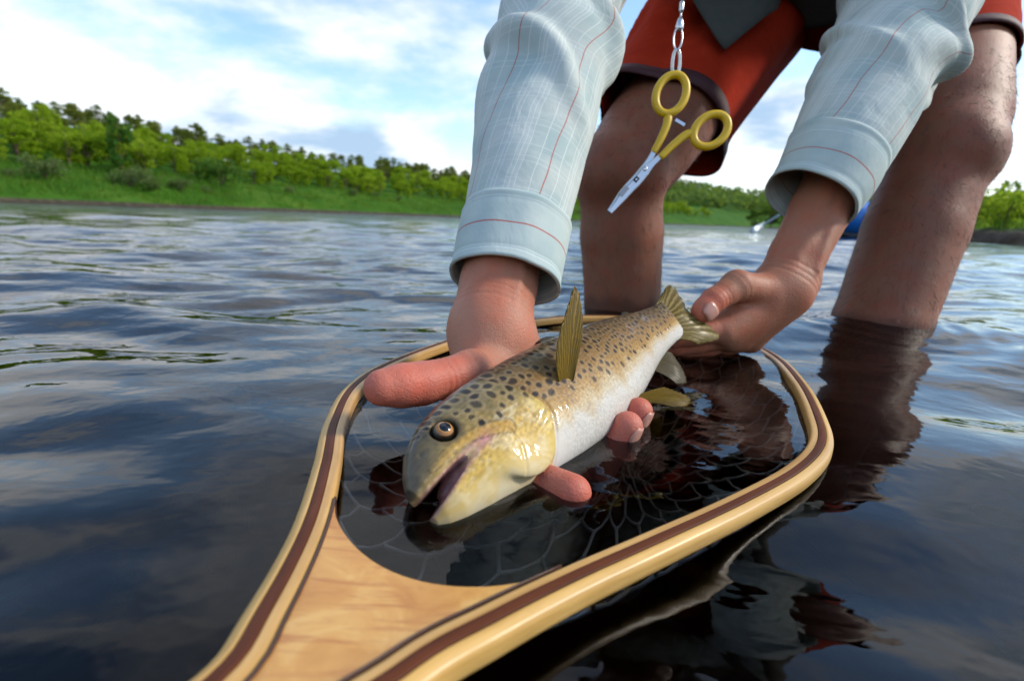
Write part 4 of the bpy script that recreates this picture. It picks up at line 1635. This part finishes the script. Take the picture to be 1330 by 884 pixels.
def smin(a, b, k):
    h = np.clip(.5 + .5 * (b - a) / k, 0, 1)
    return b * (1 - h) + a * h - k * h * (1 - h)


def smax(a, b, k):
    return -smin(-a, -b, k)


# gape: a wedge between upper and lower jaw, open towards the snout
mline = lambda a: -.019 + .17 * a
gap = np.interp(aN, [-.02, 0, .06, .108, .122], [.0140, .0125, .0080, .0025, -.006])
wedge = np.maximum(np.abs(bN - mline(aN)) - gap, aN - .122)
inner = np.maximum(wedge, np.abs(cN) - 1.0)
f = smax(f, -inner, .004)
# tongue and throat floor, set back inside the gape
tongue = np.sqrt(((aN - .085) / .055) ** 2 + ((bN - mline(aN) + .004) / .013) ** 2 + (cN / (wid * .78)) ** 2) - 1
f = smin(f, tongue * .012, .003)
for s_ in (-1, 1):
    # maxilla: the long bone plate along the upper jaw
    t_ = np.clip((aN - .030) / .130, 0, 1)
    cb = .012 + .010 * np.sin(t_ * 3.14) - .016 * t_
    cc = s_ * (np.interp(.03 + .130 * t_, prof[:, 0], prof[:, 3]) * .93)
    d = np.sqrt(((aN - (.030 + .130 * t_)) * 1.0) ** 2 + ((bN - cb) * 1.0) ** 2 + ((cN - cc) * 1.25) ** 2) - (.0042 + .0066 * t_)
    f = smin(f, d, .0015)
    # brow ridge and eye socket
    ex, eb = .084, .043
    ec = s_ * np.interp(ex, prof[:, 0], prof[:, 3]) * .74
    d = np.sqrt((aN - ex) ** 2 + (bN - eb) ** 2 + ((cN - ec) * 1.0) ** 2)
    f = smax(f, -(d - .0190), .003)
    # nostril
    d = np.sqrt((aN - .035) ** 2 + (bN - .038) ** 2 + ((cN - s_ * .027)) ** 2) - .0042
    f = smax(f, -d, .002)
    # gill cover: domed plates standing proud of the flank
    d = np.sqrt(((aN - .175) / .078) ** 2 + ((bN + .012) / .075) ** 2 + ((cN - s_ * .044) / .0185) ** 2) - 1
    f = smin(f, d * .018, .004)
    d = np.sqrt(((aN - .125) / .05) ** 2 + ((bN + .012) / .045) ** 2 + ((cN - s_ * .036) / .016) ** 2) - 1
    f = smin(f, d * .016, .006)
V, Q = surface_nets((f * FL).astype(np.float32), np.array([ax_a[0], ax_b[0], ax_c[0]]), res, 2)
lc = V / FL                                 # a, b, c per vertex, in lengths
hv = np.where(lc[:, 1] > 0, np.interp(lc[:, 0], prof[:, 0], prof[:, 1]), np.interp(lc[:, 0], prof[:, 0], prof[:, 2]))
bn = lc[:, 1] / np.maximum(hv, .004)
a_ = lc[:, 0]
sg = np.sign(lc[:, 2])
# relief: edge of the gill cover, preopercle groove, branchiostegal folds
aop = .252 - 1.15 * (np.maximum(0, np.abs(lc[:, 1] + .012) - .01)) ** 1.25
dop = a_ - aop
edge = (.0032 * (1 - smooth01(dop, -.006, .001)) * smooth01(dop, -.07, -.012) - .0026 * np.exp(-((dop - .004) / .004) ** 2)) * smooth01(np.abs(lc[:, 2]), .006, .022)
apre = .158 - .9 * (np.maximum(0, np.abs(lc[:, 1] + .02) - .015)) ** 1.2
edge -= .0011 * np.exp(-((a_ - apre) / .003) ** 2) * smooth01(np.abs(lc[:, 2]), .01, .02)
rad_ = np.sin(np.arctan2(lc[:, 1] + .05, a_ - .16) * 26)
edge += .00045 * rad_ * smooth01(a_, .17, .2) * (1 - smooth01(dop, -.02, 0)) * (bn < -.1)
V[:, 2] += sg * edge * FL
W = fish_pt(V[:, 0] / FL, V[:, 1], V[:, 2])

# pigment
dn_ = np.array
col = np.zeros((len(V), 3))
P3 = np.stack([lc[:, 0] * 12, lc[:, 1] * 12, sg * 3.0], 1)
ns = nz(P3, 1.0, 8, 3)
ns2 = nz(P3, 4.0, 9, 2)
stops = [(-1.0, (.62, .60, .56)), (-.58, (.63, .59, .52)), (-.40, (.56, .44, .26)), (-.24, (.42, .25, .075)), (.10, (.28, .150, .042)), (.5, (.150, .085, .028)), (1.0, (.050, .034, .016))]
bb = bn + .10 * ns
for k in range(3):
    col[:, k] = np.interp(bb, [s_[0] for s_ in stops], [s_[1][k] for s_ in stops])
# head: gold cheeks, olive crown, cream throat
hstops = [(-1.0, (.58, .50, .33)), (-.66, (.58, .42, .15)), (-.30, (.52, .34, .07)), (.0, (.46, .30, .075)), (.25, (.30, .21, .07)), (.5, (.16, .125, .055)), (1.0, (.055, .05, .036))]
hc = np.zeros_like(col)
bbh = bn + .16 * ns
for k in range(3):
    hc[:, k] = np.interp(bbh, [s_[0] for s_ in hstops], [s_[1][k] for s_ in hstops])
pale = smooth01(ns2 + .5 * ns, .0, .7) * (bn < .2) * .45
hc = hc * (1 - pale[:, None]) + np.array([.62, .53, .34]) * pale[:, None]
hw = 1 - smooth01(dop, -.006, .004)
col = col * (1 - hw[:, None]) + hc * hw[:, None]
# golden rim of the gill cover
rim_ = np.exp(-((dop + .016) / .014) ** 2) * smooth01(-bn, -.35, .1) * .7
col = col * (1 - rim_[:, None]) + np.array([.56, .40, .08]) * rim_[:, None]
# mouth lining, lips
inm = (np.abs(lc[:, 1] - mline(a_)) < np.interp(a_, [0, .06, .12], [.0135, .0088, .003])) & (a_ < .122) & (np.abs(lc[:, 2]) < np.interp(a_, prof[:, 0], prof[:, 3]) * .93)
col[inm] = np.array([.10, .05, .055])
lipw = 1
lip = np.exp(-((np.abs(lc[:, 1] - mline(a_)) - np.interp(a_, [0, .06, .12], [.0125, .0080, .003])) / .0048) ** 2) * (a_ < .13)
col = col * (1 - .75 * lip[:, None]) + np.array([.36, .19, .18]) * .75 * lip[:, None]
pk = np.exp(-(((a_ - .118) / .016) ** 2 + ((lc[:, 1] - mline(a_)) / .010) ** 2)) * .75
col = col * (1 - pk[:, None]) + np.array([.50, .20, .22]) * pk[:, None]
# golden maxilla with a dark lower edge
tm = np.clip((a_ - .030) / .130, 0, 1)
cbm = .012 + .010 * np.sin(tm * 3.14) - .016 * tm
dm = np.sqrt((a_ - (.030 + .130 * tm)) ** 2 + (lc[:, 1] - cbm) ** 2) / (.0042 + .0066 * tm)
wm_ = (1 - smooth01(dm, .75, 1.1)) * smooth01(np.abs(lc[:, 2]), .012, .024) * (.25 + .6 * tm)
col = col * (1 - wm_[:, None]) + np.array([.42, .235, .04]) * wm_[:, None]
wm_ = np.exp(-((dm - 1.15) / .16) ** 2) * smooth01(np.abs(lc[:, 2]), .012, .024) * .6
col = col * (1 - wm_[:, None]) + np.array([.06, .04, .02]) * wm_[:, None]
# dark jaw tip
jt = (1 - smooth01(a_, .005, .04)) * smooth01(-bn, -.3, .6) * .35
col = col * (1 - jt[:, None]) + np.array([.16, .12, .05]) * jt[:, None]
# fine mottling, dark orbit
fine = nz(P3, 11.0, 12, 3)
col = col * (1 + .30 * fine * (1 - smooth01(-bn, .2, .7)))[:, None]
deye = np.sqrt((a_ - .084) ** 2 + (lc[:, 1] - .043) ** 2)
we = (1 - smooth01(deye, .019, .030)) * .75
col = col * (1 - we[:, None]) + np.array([.05, .042, .03]) * we[:, None]
# dusky streaks on the gill cover and along the upper jaw
st = smooth01(nz(np.stack([a_ * 30, lc[:, 1] * 70, sg], 1), 1.0, 14, 2), .15, .8) * hw * smooth01(bn, -.75, -.2) * .45
col = col * (1 - st[:, None]) + np.array([.20, .13, .035]) * st[:, None]
sn_ = (1 - smooth01(a_, .03, .075)) * smooth01(bn, .0, .4) * .6
col = col * (1 - sn_[:, None]) + np.array([.075, .07, .06]) * sn_[:, None]
# spots: rounder and larger on the head and shoulders, small and dense to the tail
sr = np.random.default_rng(5)
spots = []
tries = 0
while len(spots) < 470 and tries < 40000:
    tries += 1
    a0 = sr.uniform(.055, .90)
    s0 = sr.choice((-1, 1))
    bnn = sr.uniform(-.22 if a0 < .5 else -.30, 1.0)
    if a0 < .25 and bnn < .12 + .5 * max(0, .14 - a0) / .1:
        continue
    if abs(a0 - .084) < .03 and bnn < .80:
        continue
    if bnn < 0 and sr.uniform() > .45:
        continue
    top_ = np.interp(a0, prof[:, 0], prof[:, 1])
    bot0 = np.interp(a0, prof[:, 0], prof[:, 2])
    b0 = bnn * (top_ if bnn > 0 else bot0)
    w0 = np.interp(a0, prof[:, 0], prof[:, 3])
    # arc position round the section, so that spots keep apart on the curved back
    gpos = (a0, b0 if bnn < .75 else b0 + 0, s0 * w0 * math.sqrt(max(0, 1 - min(1, bnn) ** 2)))
    r0 = (.0066 if a0 < .40 else .0056) * sr.uniform(.75, 1.25)
    if a0 < .13:
        r0 *= .8
    gp = np.array(gpos)
    if all(np.linalg.norm(gp - q[0]) > (r0 + q[1]) * 1.22 for q in spots):
        spots.append((gp, r0, sr.uniform(.8, 1.25), sr.uniform(.75, 1.0)))
for gp, r0, el, dk in spots:
    m_ = np.nonzero((np.abs(lc[:, 0] - gp[0]) < r0 * 2.6) & (np.abs(lc[:, 1] - gp[1]) < r0 * 2.6) & (np.abs(lc[:, 2] - gp[2]) < .03))[0]
    if len(m_) == 0:
        continue
    dd = np.sqrt(((lc[m_, 0] - gp[0]) / (r0 * el)) ** 2 + ((lc[m_, 1] - gp[1]) / r0 * el) ** 2 + (np.clip(np.abs(lc[m_, 2] - gp[2]) - .006, 0, 1) / r0) ** 2) + .12 * ns2[m_]
    halo = np.exp(-((dd - 1.35) / .3) ** 2) * .32
    col[m_] = col[m_] * (1 - halo[:, None]) + np.array([.36, .27, .15]) * halo[:, None]
    wgt = (1 - smooth01(dd, .72, 1.02)) * dk
    col[m_] = col[m_] * (1 - wgt[:, None]) + np.array([.014, .011, .013]) * wgt[:, None]
# a few bruised marks on the pale flank behind the fin
for (ma, mb) in ((.315, -.035), (.345, -.06)):
    wgt = np.exp(-(((a_ - ma) / .009) ** 2 + ((lc[:, 1] - mb) / .012) ** 2)) * smooth01(ns2, -.1, .5) * .6 * (sg > 0)
    col = col * (1 - wgt[:, None]) + np.array([.25, .18, .24]) * wgt[:, None]

fm, t = material('trout_skin')
ca = t.n('ShaderNodeVertexColor', layer_name='Col')
uvn = t.n('ShaderNodeUVMap')
vs = t.n('ShaderNodeTexVoronoi', feature='SMOOTH_F1', i_Vector=t.mapping(uvn.outputs[0], scale=(620, 760, 1)), i_Scale=1.0)
su = t.n('ShaderNodeSeparateXYZ', i_0=uvn.outputs[0])
behind = t.ramp(t.math('MULTIPLY', su.outputs[0], 1 / FL), [(.22, (0, 0, 0)), (.30, (1, 1, 1))])
sn = t.noise(uvn.outputs[0], 420, 3)
sc1 = t.mix(t.math('MULTIPLY', t.math('MULTIPLY', vs.outputs['Distance'], behind), .35), ca.outputs[0], (.06, .045, .03))
bh = t.math('ADD', t.math('MULTIPLY', t.math('MULTIPLY', vs.outputs['Distance'], behind), -1.0), t.math('MULTIPLY', sn, .25))
wet = t.noise(uvn.outputs[0], 60, 4, .6)
finish(t, principled(t, Base_Color=sc1, Roughness=t.ramp(wet, [(.35, (.30,) * 3), (.7, (.50,) * 3)]), Specular_IOR_Level=.18, Coat_Weight=.55, Coat_Roughness=.03, Coat_IOR=1.33, Coat_Normal=t.bump(t.noise(uvn.outputs[0], 75, 3, .55), .35, .002), Subsurface_Weight=.05, Subsurface_Radius=(.004, .003, .002), Subsurface_Scale=.5,
                     Normal=t.bump(bh, .35, .0006)))
body_f = mesh_obj('body', W, Q, fm, uv=np.stack([V[:, 0], V[:, 1] + .3 * sg * FL], 1), col=col)
adopt(body_f, fish)

# eyes
em, t = material('trout_eye')
tce = t.n('ShaderNodeTexCoord')
sp_ = t.n('ShaderNodeSeparateXYZ', i_0=tce.outputs['Object'])
rad_ = t.math('SQRT', t.math('ADD', t.math('POWER', sp_.outputs[0], 2.0), t.math('POWER', sp_.outputs[1], 2.0)))
iris = t.mix(t.noise(tce.outputs['Object'], 5, 4), (.22, .07, .015), (.50, .24, .06))
ec_ = t.ramp(rad_, [(.0, (.004, .007, .014)), (.50, (.004, .007, .014)), (.53, (.60, .36, .12)), (.58, (.42, .20, .05)), (.76, (.16, .06, .02)), (.84, (.012, .010, .008))])
ec_ = t.mix(t.ramp(rad_, [(.54, (0, 0, 0)), (.58, (.7,) * 3), (.74, (.7,) * 3), (.82, (0, 0, 0))]), ec_, iris)
finish(t, principled(t, Base_Color=ec_, Roughness=.2, Coat_Weight=.45, Coat_Roughness=.03, Specular_IOR_Level=.3))
n_, m_ = 20, 28
phi = np.linspace(0.001, np.pi - .001, n_)[:, None]
tha = np.linspace(0, 2 * np.pi, m_, endpoint=False)[None]
sph = np.stack([np.sin(phi) * np.cos(tha), np.sin(phi) * np.sin(tha), np.cos(phi) * np.ones_like(tha)], -1)
v_s, f_s = loft(sph)
for s_ in (1, -1):
    er = .0162 * FL
    ce = fish_pt(.084, np.array(.043 * FL), np.array(s_ * np.interp(.084, prof[:, 0], prof[:, 3]) * .67 * FL))
    o = mesh_obj('eye', v_s, f_s, em)
    D_, N_, T_ = [np.array([np.interp(.084 * FL, sarc, X[:, k]) for k in range(3)]) for X in (fD, fN, fT)]
    zax = N_ * s_ + D_ * .22 - T_ * .10
    zax /= np.linalg.norm(zax)
    xax = np.cross(D_, zax)
    xax /= np.linalg.norm(xax)
    yax = np.cross(zax, xax)
    o.parent = fish
    o.matrix_world = Matrix(((*[xax[0] * er, yax[0] * er, zax[0] * er], ce[0]), (*[xax[1] * er, yax[1] * er, zax[1] * er], ce[1]), (*[xax[2] * er, yax[2] * er, zax[2] * er], ce[2]), (0, 0, 0, 1)))
    o.matrix_parent_inverse = Matrix.Translation(-Vector(fish.location))

# fins
def fin_mat(name, c0, c1, cray):
    m, t = material(name)
    uvn = t.n('ShaderNodeUVMap')
    s2 = t.n('ShaderNodeSeparateXYZ', i_0=uvn.outputs[0])
    ray = t.math('SINE', t.math('MULTIPLY', t.math('ADD', s2.outputs[0], t.math('MULTIPLY', t.noise(uvn.outputs[0], 5, 3), .09)), 2 * math.pi * 15))
    n_ = t.noise(uvn.outputs[0], 6, 4)
    c = t.mix(t.math('MULTIPLY', t.math('ADD', n_, t.math('MULTIPLY', s2.outputs[1], .5)), .7), c0, c1)
    c = t.mix(t.ramp(ray, [(.1, (.8,) * 3), (.8, (0,) * 3)]), c, cray)
    p = principled(t, Base_Color=c, Roughness=.5, Specular_IOR_Level=.25, Coat_Weight=.15, Coat_Roughness=.2, Normal=t.bump(ray, .3, .0005))
    tl = t.n('ShaderNodeBsdfTranslucent', i_Color=c)
    finish(t, t.n('ShaderNodeMixShader', i_0=.5, i_1=p, i_2=tl.outputs[0]).outputs[0])
    return m


FIN_Y = fin_mat('yellow_fin', (.46, .28, .012), (.30, .205, .03), (.13, .08, .01))
FIN_G = fin_mat('olive_fin', (.26, .20, .09), (.20, .17, .11), (.08, .065, .035))
FIN_T = fin_mat('tail_fin_skin', (.46, .31, .03), (.36, .30, .14), (.17, .12, .03))


def fin(name, base0, base1, tips, mat, nrm, belly=.004, nu=45, nv=16, thick=.0005, flut=.00035):
    """a rayed fan from a base line out to a curve of tip points, bowed along nrm"""
    tp = crom(np.array(tips), nu)
    u_ = np.linspace(0, 1, nu)
    bp = base0[None] * (1 - u_)[:, None] + base1[None] * u_[:, None]
    vv_ = np.linspace(0, 1, nv)
    g = bp[None] * (1 - vv_)[:, None, None] + tp[None] * vv_[:, None, None]
    bow = belly * np.sin(np.pi * vv_ * .9)[:, None] * (1 - .5 * np.abs(2 * u_ - 1))[None]
    rip = flut * np.sin(u_ * 2 * np.pi * 15)[None] * vv_[:, None]
    g = g + (bow + rip)[..., None] * np.asarray(nrm)
    # frayed rim
    fr = 1 + .012 * np.sin(u_ * 2 * np.pi * 15 + .7) + .012 * np.sin(u_ * 51)
    g[-1] = bp + (g[-1] - bp) * fr[:, None]
    v, f_ = loft(g, cap=False, closed=False)
    uv = np.stack([np.repeat(u_[None], nv, 0), np.repeat(vv_[:, None], nu, 1)], -1).reshape(-1, 2)
    o = adopt(mesh_obj(name, v, f_, mat, uv=uv), fish)
    m_ = o.modifiers.new('thick', 'SOLIDIFY')
    m_.thickness = thick
    m_.offset = 0
    return o


FP = lambda a, b, c: fish_pt(a, np.array(b * FL), np.array(c * FL))
# pectoral fin raised on the flank in view
fin('pectoral_fin', at(741, 510, .2690), at(727, 508, .2660), [at(749, 470, .272), at(756, 432, .276), at(755, 400, .279), at(747, 372, .279), at(735, 405, .270), at(724, 445, .262), at(722, 475, .260)], FIN_Y, -cF, .003)
fin('pectoral_fin', FP(.275, -.05, -.045), FP(.29, -.065, -.04), [FP(.34, -.10, -.10), FP(.40, -.13, -.115), FP(.43, -.16, -.10), FP(.40, -.17, -.06)], FIN_Y, cF)
# pelvic fins under the belly, in the water
fin('pelvic_fin', FP(.50, -.095, .022), FP(.53, -.092, .02), [FP(.545, -.155, .05), FP(.58, -.175, .055), FP(.62, -.165, .048), FP(.615, -.12, .03)], FIN_Y, fN[120])
fin('pelvic_fin', FP(.50, -.098, -.015), FP(.53, -.095, -.015), [FP(.545, -.165, -.04), FP(.58, -.185, -.045), FP(.62, -.17, -.04), FP(.615, -.12, -.025)], FIN_Y, fN[120])
fin('anal_fin', FP(.68, -.066, 0), FP(.76, -.050, 0), [FP(.71, -.135, .01), FP(.745, -.145, .012), FP(.78, -.115, .008), FP(.80, -.07, .004)], FIN_G, fN[160])
fin('dorsal_fin', FP(.42, .084, 0), FP(.55, .088, 0), [FP(.47, .125, -.03), FP(.52, .132, -.045), FP(.57, .122, -.05), FP(.60, .095, -.03)], FIN_G, fN[120])
fin('adipose_fin', FP(.72, .056, 0), FP(.75, .052, 0), [FP(.745, .074, -.004), FP(.765, .080, -.006), FP(.785, .070, -.006), FP(.782, .058, -.003)], FIN_G, fN[160])
fin('tail_fin', FP(.868, .052, .0), FP(.868, -.050, .0), [FP(.925, .072, -.020), FP(1.0, .096, -.040), FP(1.005, .05, -.034), FP(.972, .0, -.016), FP(1.003, -.042, -.018), FP(1.0, -.100, -.010), FP(.918, -.088, .0)], FIN_T, fN[200], .005, 61, 18)

# ------------------------------------------------------------------ forceps hanging from a retractor cord
steel, t = material('brushed_steel')
tcs = t.n('ShaderNodeTexCoord')
finish(t, principled(t, Base_Color=(.62, .63, .65), Metallic=1.0, Roughness=t.math('ADD', t.math('MULTIPLY', t.noise(t.mapping(tcs.outputs['Object'], scale=(200, 200, 60)), 1, 2), .1), .25)))
ylw, t = material('yellow_vinyl')
finish(t, principled(t, Base_Color=t.mix(t.noise(t.n('ShaderNodeTexCoord').outputs['Object'], 60, 3), (.66, .40, .006), (.72, .46, .010)), Roughness=.42, Specular_IOR_Level=.45, Coat_Weight=.15, Coat_Roughness=.3))
blk, t = material('black_mark')
finish(t, principled(t, Base_Color=(.015, .015, .015), Roughness=.5))
oarm0, t = material('worn_carbide')
finish(t, principled(t, Base_Color=(.30, .31, .33), Metallic=1.0, Roughness=.5))
FD = 0.455
fp = lambda px, py, dz=0.0: at(px, py, FD + dz)
forceps = empty('forceps', tuple(fp(835, 222)), 'fishing forceps with yellow coated finger loops and steel jaws hanging on a clip', 'forceps')


def oval(cx, cy, rx, ry, ang, n=48):
    th = np.linspace(0, 2 * np.pi, n, endpoint=False)
    x = rx * np.cos(th)
    y = ry * np.sin(th)
    a = R(ang)
    return [(cx + x[i] * math.cos(a) - y[i] * math.sin(a), cy + x[i] * math.sin(a) + y[i] * math.cos(a)) for i in range(n)]


for (cx, cy, rx, ry, ang, stem, dz) in ((871.5, 122.5, 18.5, 26.5, 24, [(868, 147), (866, 162), (859, 179), (848.5, 199)], .0015),
                                        (923, 169.5, 18.0, 25.0, 50, [(904, 173), (892, 175), (876, 187), (857, 205)], -.0015)):
    # grip: finger loop and shank, coated as one piece
    lp = [fp(x, y, dz) for x, y in oval(cx, cy, rx, ry, ang)]
    r = tube_rings(np.array(lp + lp[:1]), .0037, 14, cF)[:-1]
    n_, m_, _ = r.shape
    ix = np.arange(n_ * m_).reshape(n_, m_)
    q1 = np.stack([ix, np.roll(ix, -1, 1), np.roll(np.roll(ix, -1, 1), -1, 0), np.roll(ix, -1, 0)], -1).reshape(-1, 4)
    sp = crom([fp(x, y, dz) for x, y in stem], 24)
    r2 = tube_rings(sp, np.interp(np.linspace(0, 1, 24), [0, .15, .4, .95, 1], [.0036, .0040, .0037, .0033, .0028]), 14, cF, .8)
    v2, f2 = loft(r2)
    o = mesh_obj('finger_loop', np.vstack([r.reshape(-1, 3), v2]), [tuple(q) for q in q1] + [tuple(i + n_ * m_ for i in q) for q in f2], ylw)
    adopt(o, forceps)


def blade(name, pts, widths, thick, dz, mat=steel):
    """flat tapered bar along photo points"""
    p = crom([fp(x, y, dz) for x, y in pts], 20)
    wv = np.interp(np.linspace(0, 1, 20), np.linspace(0, 1, len(widths)), widths)
    T, N, B = frames(p, -cF)
    sec = np.array([(1, .5), (.8, 1), (-.8, 1), (-1, .5), (-1, -.5), (-.8, -1), (.8, -1), (1, -.5)])
    rg = p[:, None] + sec[None, :, 0, None] * B[:, None] * wv[:, None, None] + sec[None, :, 1, None] * N[:, None] * thick
    v, f_ = loft(rg)
    return adopt(mesh_obj(name, v, f_, mat, smooth=False), forceps)


blade('shank', [(850, 196), (844, 207), (837, 220)], [.0026, .0028, .0042], .0014, .0012)
blade('shank', [(859, 202), (849, 211), (838, 222)], [.0026, .0028, .0042], .0014, -.0012)
blade('jaw', [(838, 219), (826, 233), (812, 248), (791, 275)], [.0044, .0043, .0040, .0020], .0013, .0010)
blade('jaw', [(839, 221), (828, 235), (814, 250), (792.5, 276)], [.0042, .0040, .0036, .0018], .0013, -.0016)
blade('ratchet', [(877, 156), (889, 163)], [.0018, .0018], .0010, 0.0)
blade('jaw_insert', [(815, 243), (806, 254)], [.0022, .0020], .0005, -.0030, oarm0)
# pivot screw and maker's mark
pv_ = fp(838, 219, -.0030)
th = np.linspace(0, 2 * np.pi, 20, endpoint=False)
rg = np.array([[pv_ + cF * d_ + (cR * math.cos(x) + cU * math.sin(x)) * r_ for x in th] for d_, r_ in ((.002, .0022), (-.0006, .0022), (-.0010, .0016))])
v, f_ = loft(rg)
adopt(mesh_obj('pivot_screw', v, f_, steel), forceps)
dj = (fp(812, 248) - fp(838, 219))
dj /= np.linalg.norm(dj)
pj = np.cross(dj, cF)
mk = fp(826.5, 233, -.0031)


def plate(c, w_, h_, mat, nm, parent):
    q = [c + dj * x * h_ + pj * y * w_ for x, y in ((-1, -1), (1, -1), (1, 1), (-1, 1))]
    q2 = [p - cF * .00012 for p in q]
    o = mesh_obj(nm, np.array(q + q2), [(0, 1, 2, 3), (7, 6, 5, 4), (0, 4, 5, 1), (1, 5, 6, 2), (2, 6, 7, 3), (3, 7, 4, 0)], mat, smooth=False)
    return adopt(o, parent)


plate(mk, .0020, .0026, blk, 'maker_mark', forceps)
plate(mk - cF * .00014, .0007, .0010, steel, 'maker_mark', forceps)

clip = empty('retractor_clip', tuple(fp(882, 40)), 'steel swivel clip and split ring on a cord holding the forceps', 'clip')
cordm, t = material('black_cord')
finish(t, principled(t, Base_Color=(.03, .03, .03), Roughness=.6))
tube('cord', crom([fp(887, 8), fp(888, -40, .01), fp(892, -110, .05), fp(900, -190, .12)], 16), .0011, cordm, clip, 8, cF)
tube('swivel', np.array([fp(886, 2), fp(885.6, 4), fp(885, 13), fp(884.6, 16)]), [.0016, .0022, .0022, .0015], steel, clip, 12, cF)
tube('swivel_eye', np.array([fp(884.6, 15), fp(884, 24)]), .0009, steel, clip, 8, cF)
tube('clip_body', np.array([fp(884, 22), fp(883.6, 27), fp(882.5, 36), fp(882, 40)]), [.0012, .0028, .0040, .0018], steel, clip, 12, cF, .6)
lp = [fp(x, y) for x, y in oval(880.5, 50, 5.6, 14.5, 6, 40)]
tube('clip_gate', np.array(lp), .0008, steel, clip, 8, cF, closed=True)
for k, (dx, dzz) in enumerate(((0, .001), (2.2, -.001))):
    lp = [at(x, y, FD + dzz + .004 * math.sin(i / 40 * 6.28)) for i, (x, y) in enumerate(oval(877 + dx, 83, 4.8, 19, 4, 40))]
    tube('split_ring', np.array(lp), .0008, steel, clip, 8, cF, closed=True)

# ------------------------------------------------------------------ raft on the right bank
bl, t = material('blue_pvc')
tb = t.n('ShaderNodeTexCoord')
finish(t, principled(t, Base_Color=t.mix(t.noise(tb.outputs['Object'], 3, 4), (.012, .13, .50), (.02, .17, .58)), Roughness=.38))
dk, t = material('dark_rubber')
finish(t, principled(t, Base_Color=(.02, .025, .035), Roughness=.55))
rx, ry = (1092 - 665) / 640 * 10.6, 10.3
raft = empty('raft', (rx, ry, 0.0), 'blue inflatable raft with dark base moored at the mud bank behind the legs', 'raft')
rc = np.array([rx, ry, 0.0])
hd = R(4)
e1 = np.array([math.cos(hd), math.sin(hd), 0])
e2 = np.array([-math.sin(hd), math.cos(hd), 0])


def rp(u, v, z):
    return rc + e1 * u * .74 + e2 * v + np.array([0, 0, z])


loop = [rp(-1.0, -.62, .20), rp(0, -.64, .20), rp(1.0, -.62, .22), rp(1.55, -.45, .36), rp(1.85, 0, .50), rp(1.55, .45, .36), rp(1.0, .62, .22), rp(0, .64, .20), rp(-1.0, .62, .22),
        rp(-1.5, .45, .36), rp(-1.75, 0, .48), rp(-1.5, -.45, .34), rp(-1.0, -.62, .20)]
pth = crom(loop, 90)
tube('hull_tube', pth[:-1] + np.array([0, 0, .14]), .32, bl, raft, 24, closed=True)
for u_ in (-.45, .45):
    tube('thwart', np.array([rp(u_, -.5, .24), rp(u_, 0, .26), rp(u_, .5, .24)]), .13, bl, raft, 16)
v, f_ = box_geo(rp(0, 0, .08), (1.7, 1.1, .10), np.stack([e1, e2, [0, 0, 1]], 1))
adopt(mesh_obj('floor', v, f_, dk, smooth=False), raft)
pl = pth.copy()
off_ = np.stack([np.interp(np.arange(90), np.arange(90), pth[:, k]) for k in range(3)], -1) - rc
off_[:, 2] = 0
off_ /= np.linalg.norm(off_, axis=1)[:, None]
tube('rub_strake', (pth + off_ * .19 - np.array([0, 0, .165]))[:-1], .05, dk, raft, 10, closed=True)
oarm, t = material('grey_aluminium')
finish(t, principled(t, Base_Color=(.26, .32, .35), Metallic=.6, Roughness=.45))
oar = empty('oar', tuple(at(985, 299, 9.0)), 'grey oar slanting from the raft down to the water', 'oar')
tube('oar_shaft', np.array([at(990, 293, 9.2), at(1040, 262, 9.7), at(1085, 236, 10.2)]), .022, oarm, oar, 10)
ob_ = np.array([at(975, 302, 9.0), at(982, 298, 9.1), at(994, 290, 9.25)])
tube('oar_blade', ob_, [.05, .075, .03], oarm, oar, 10, cF, .25)
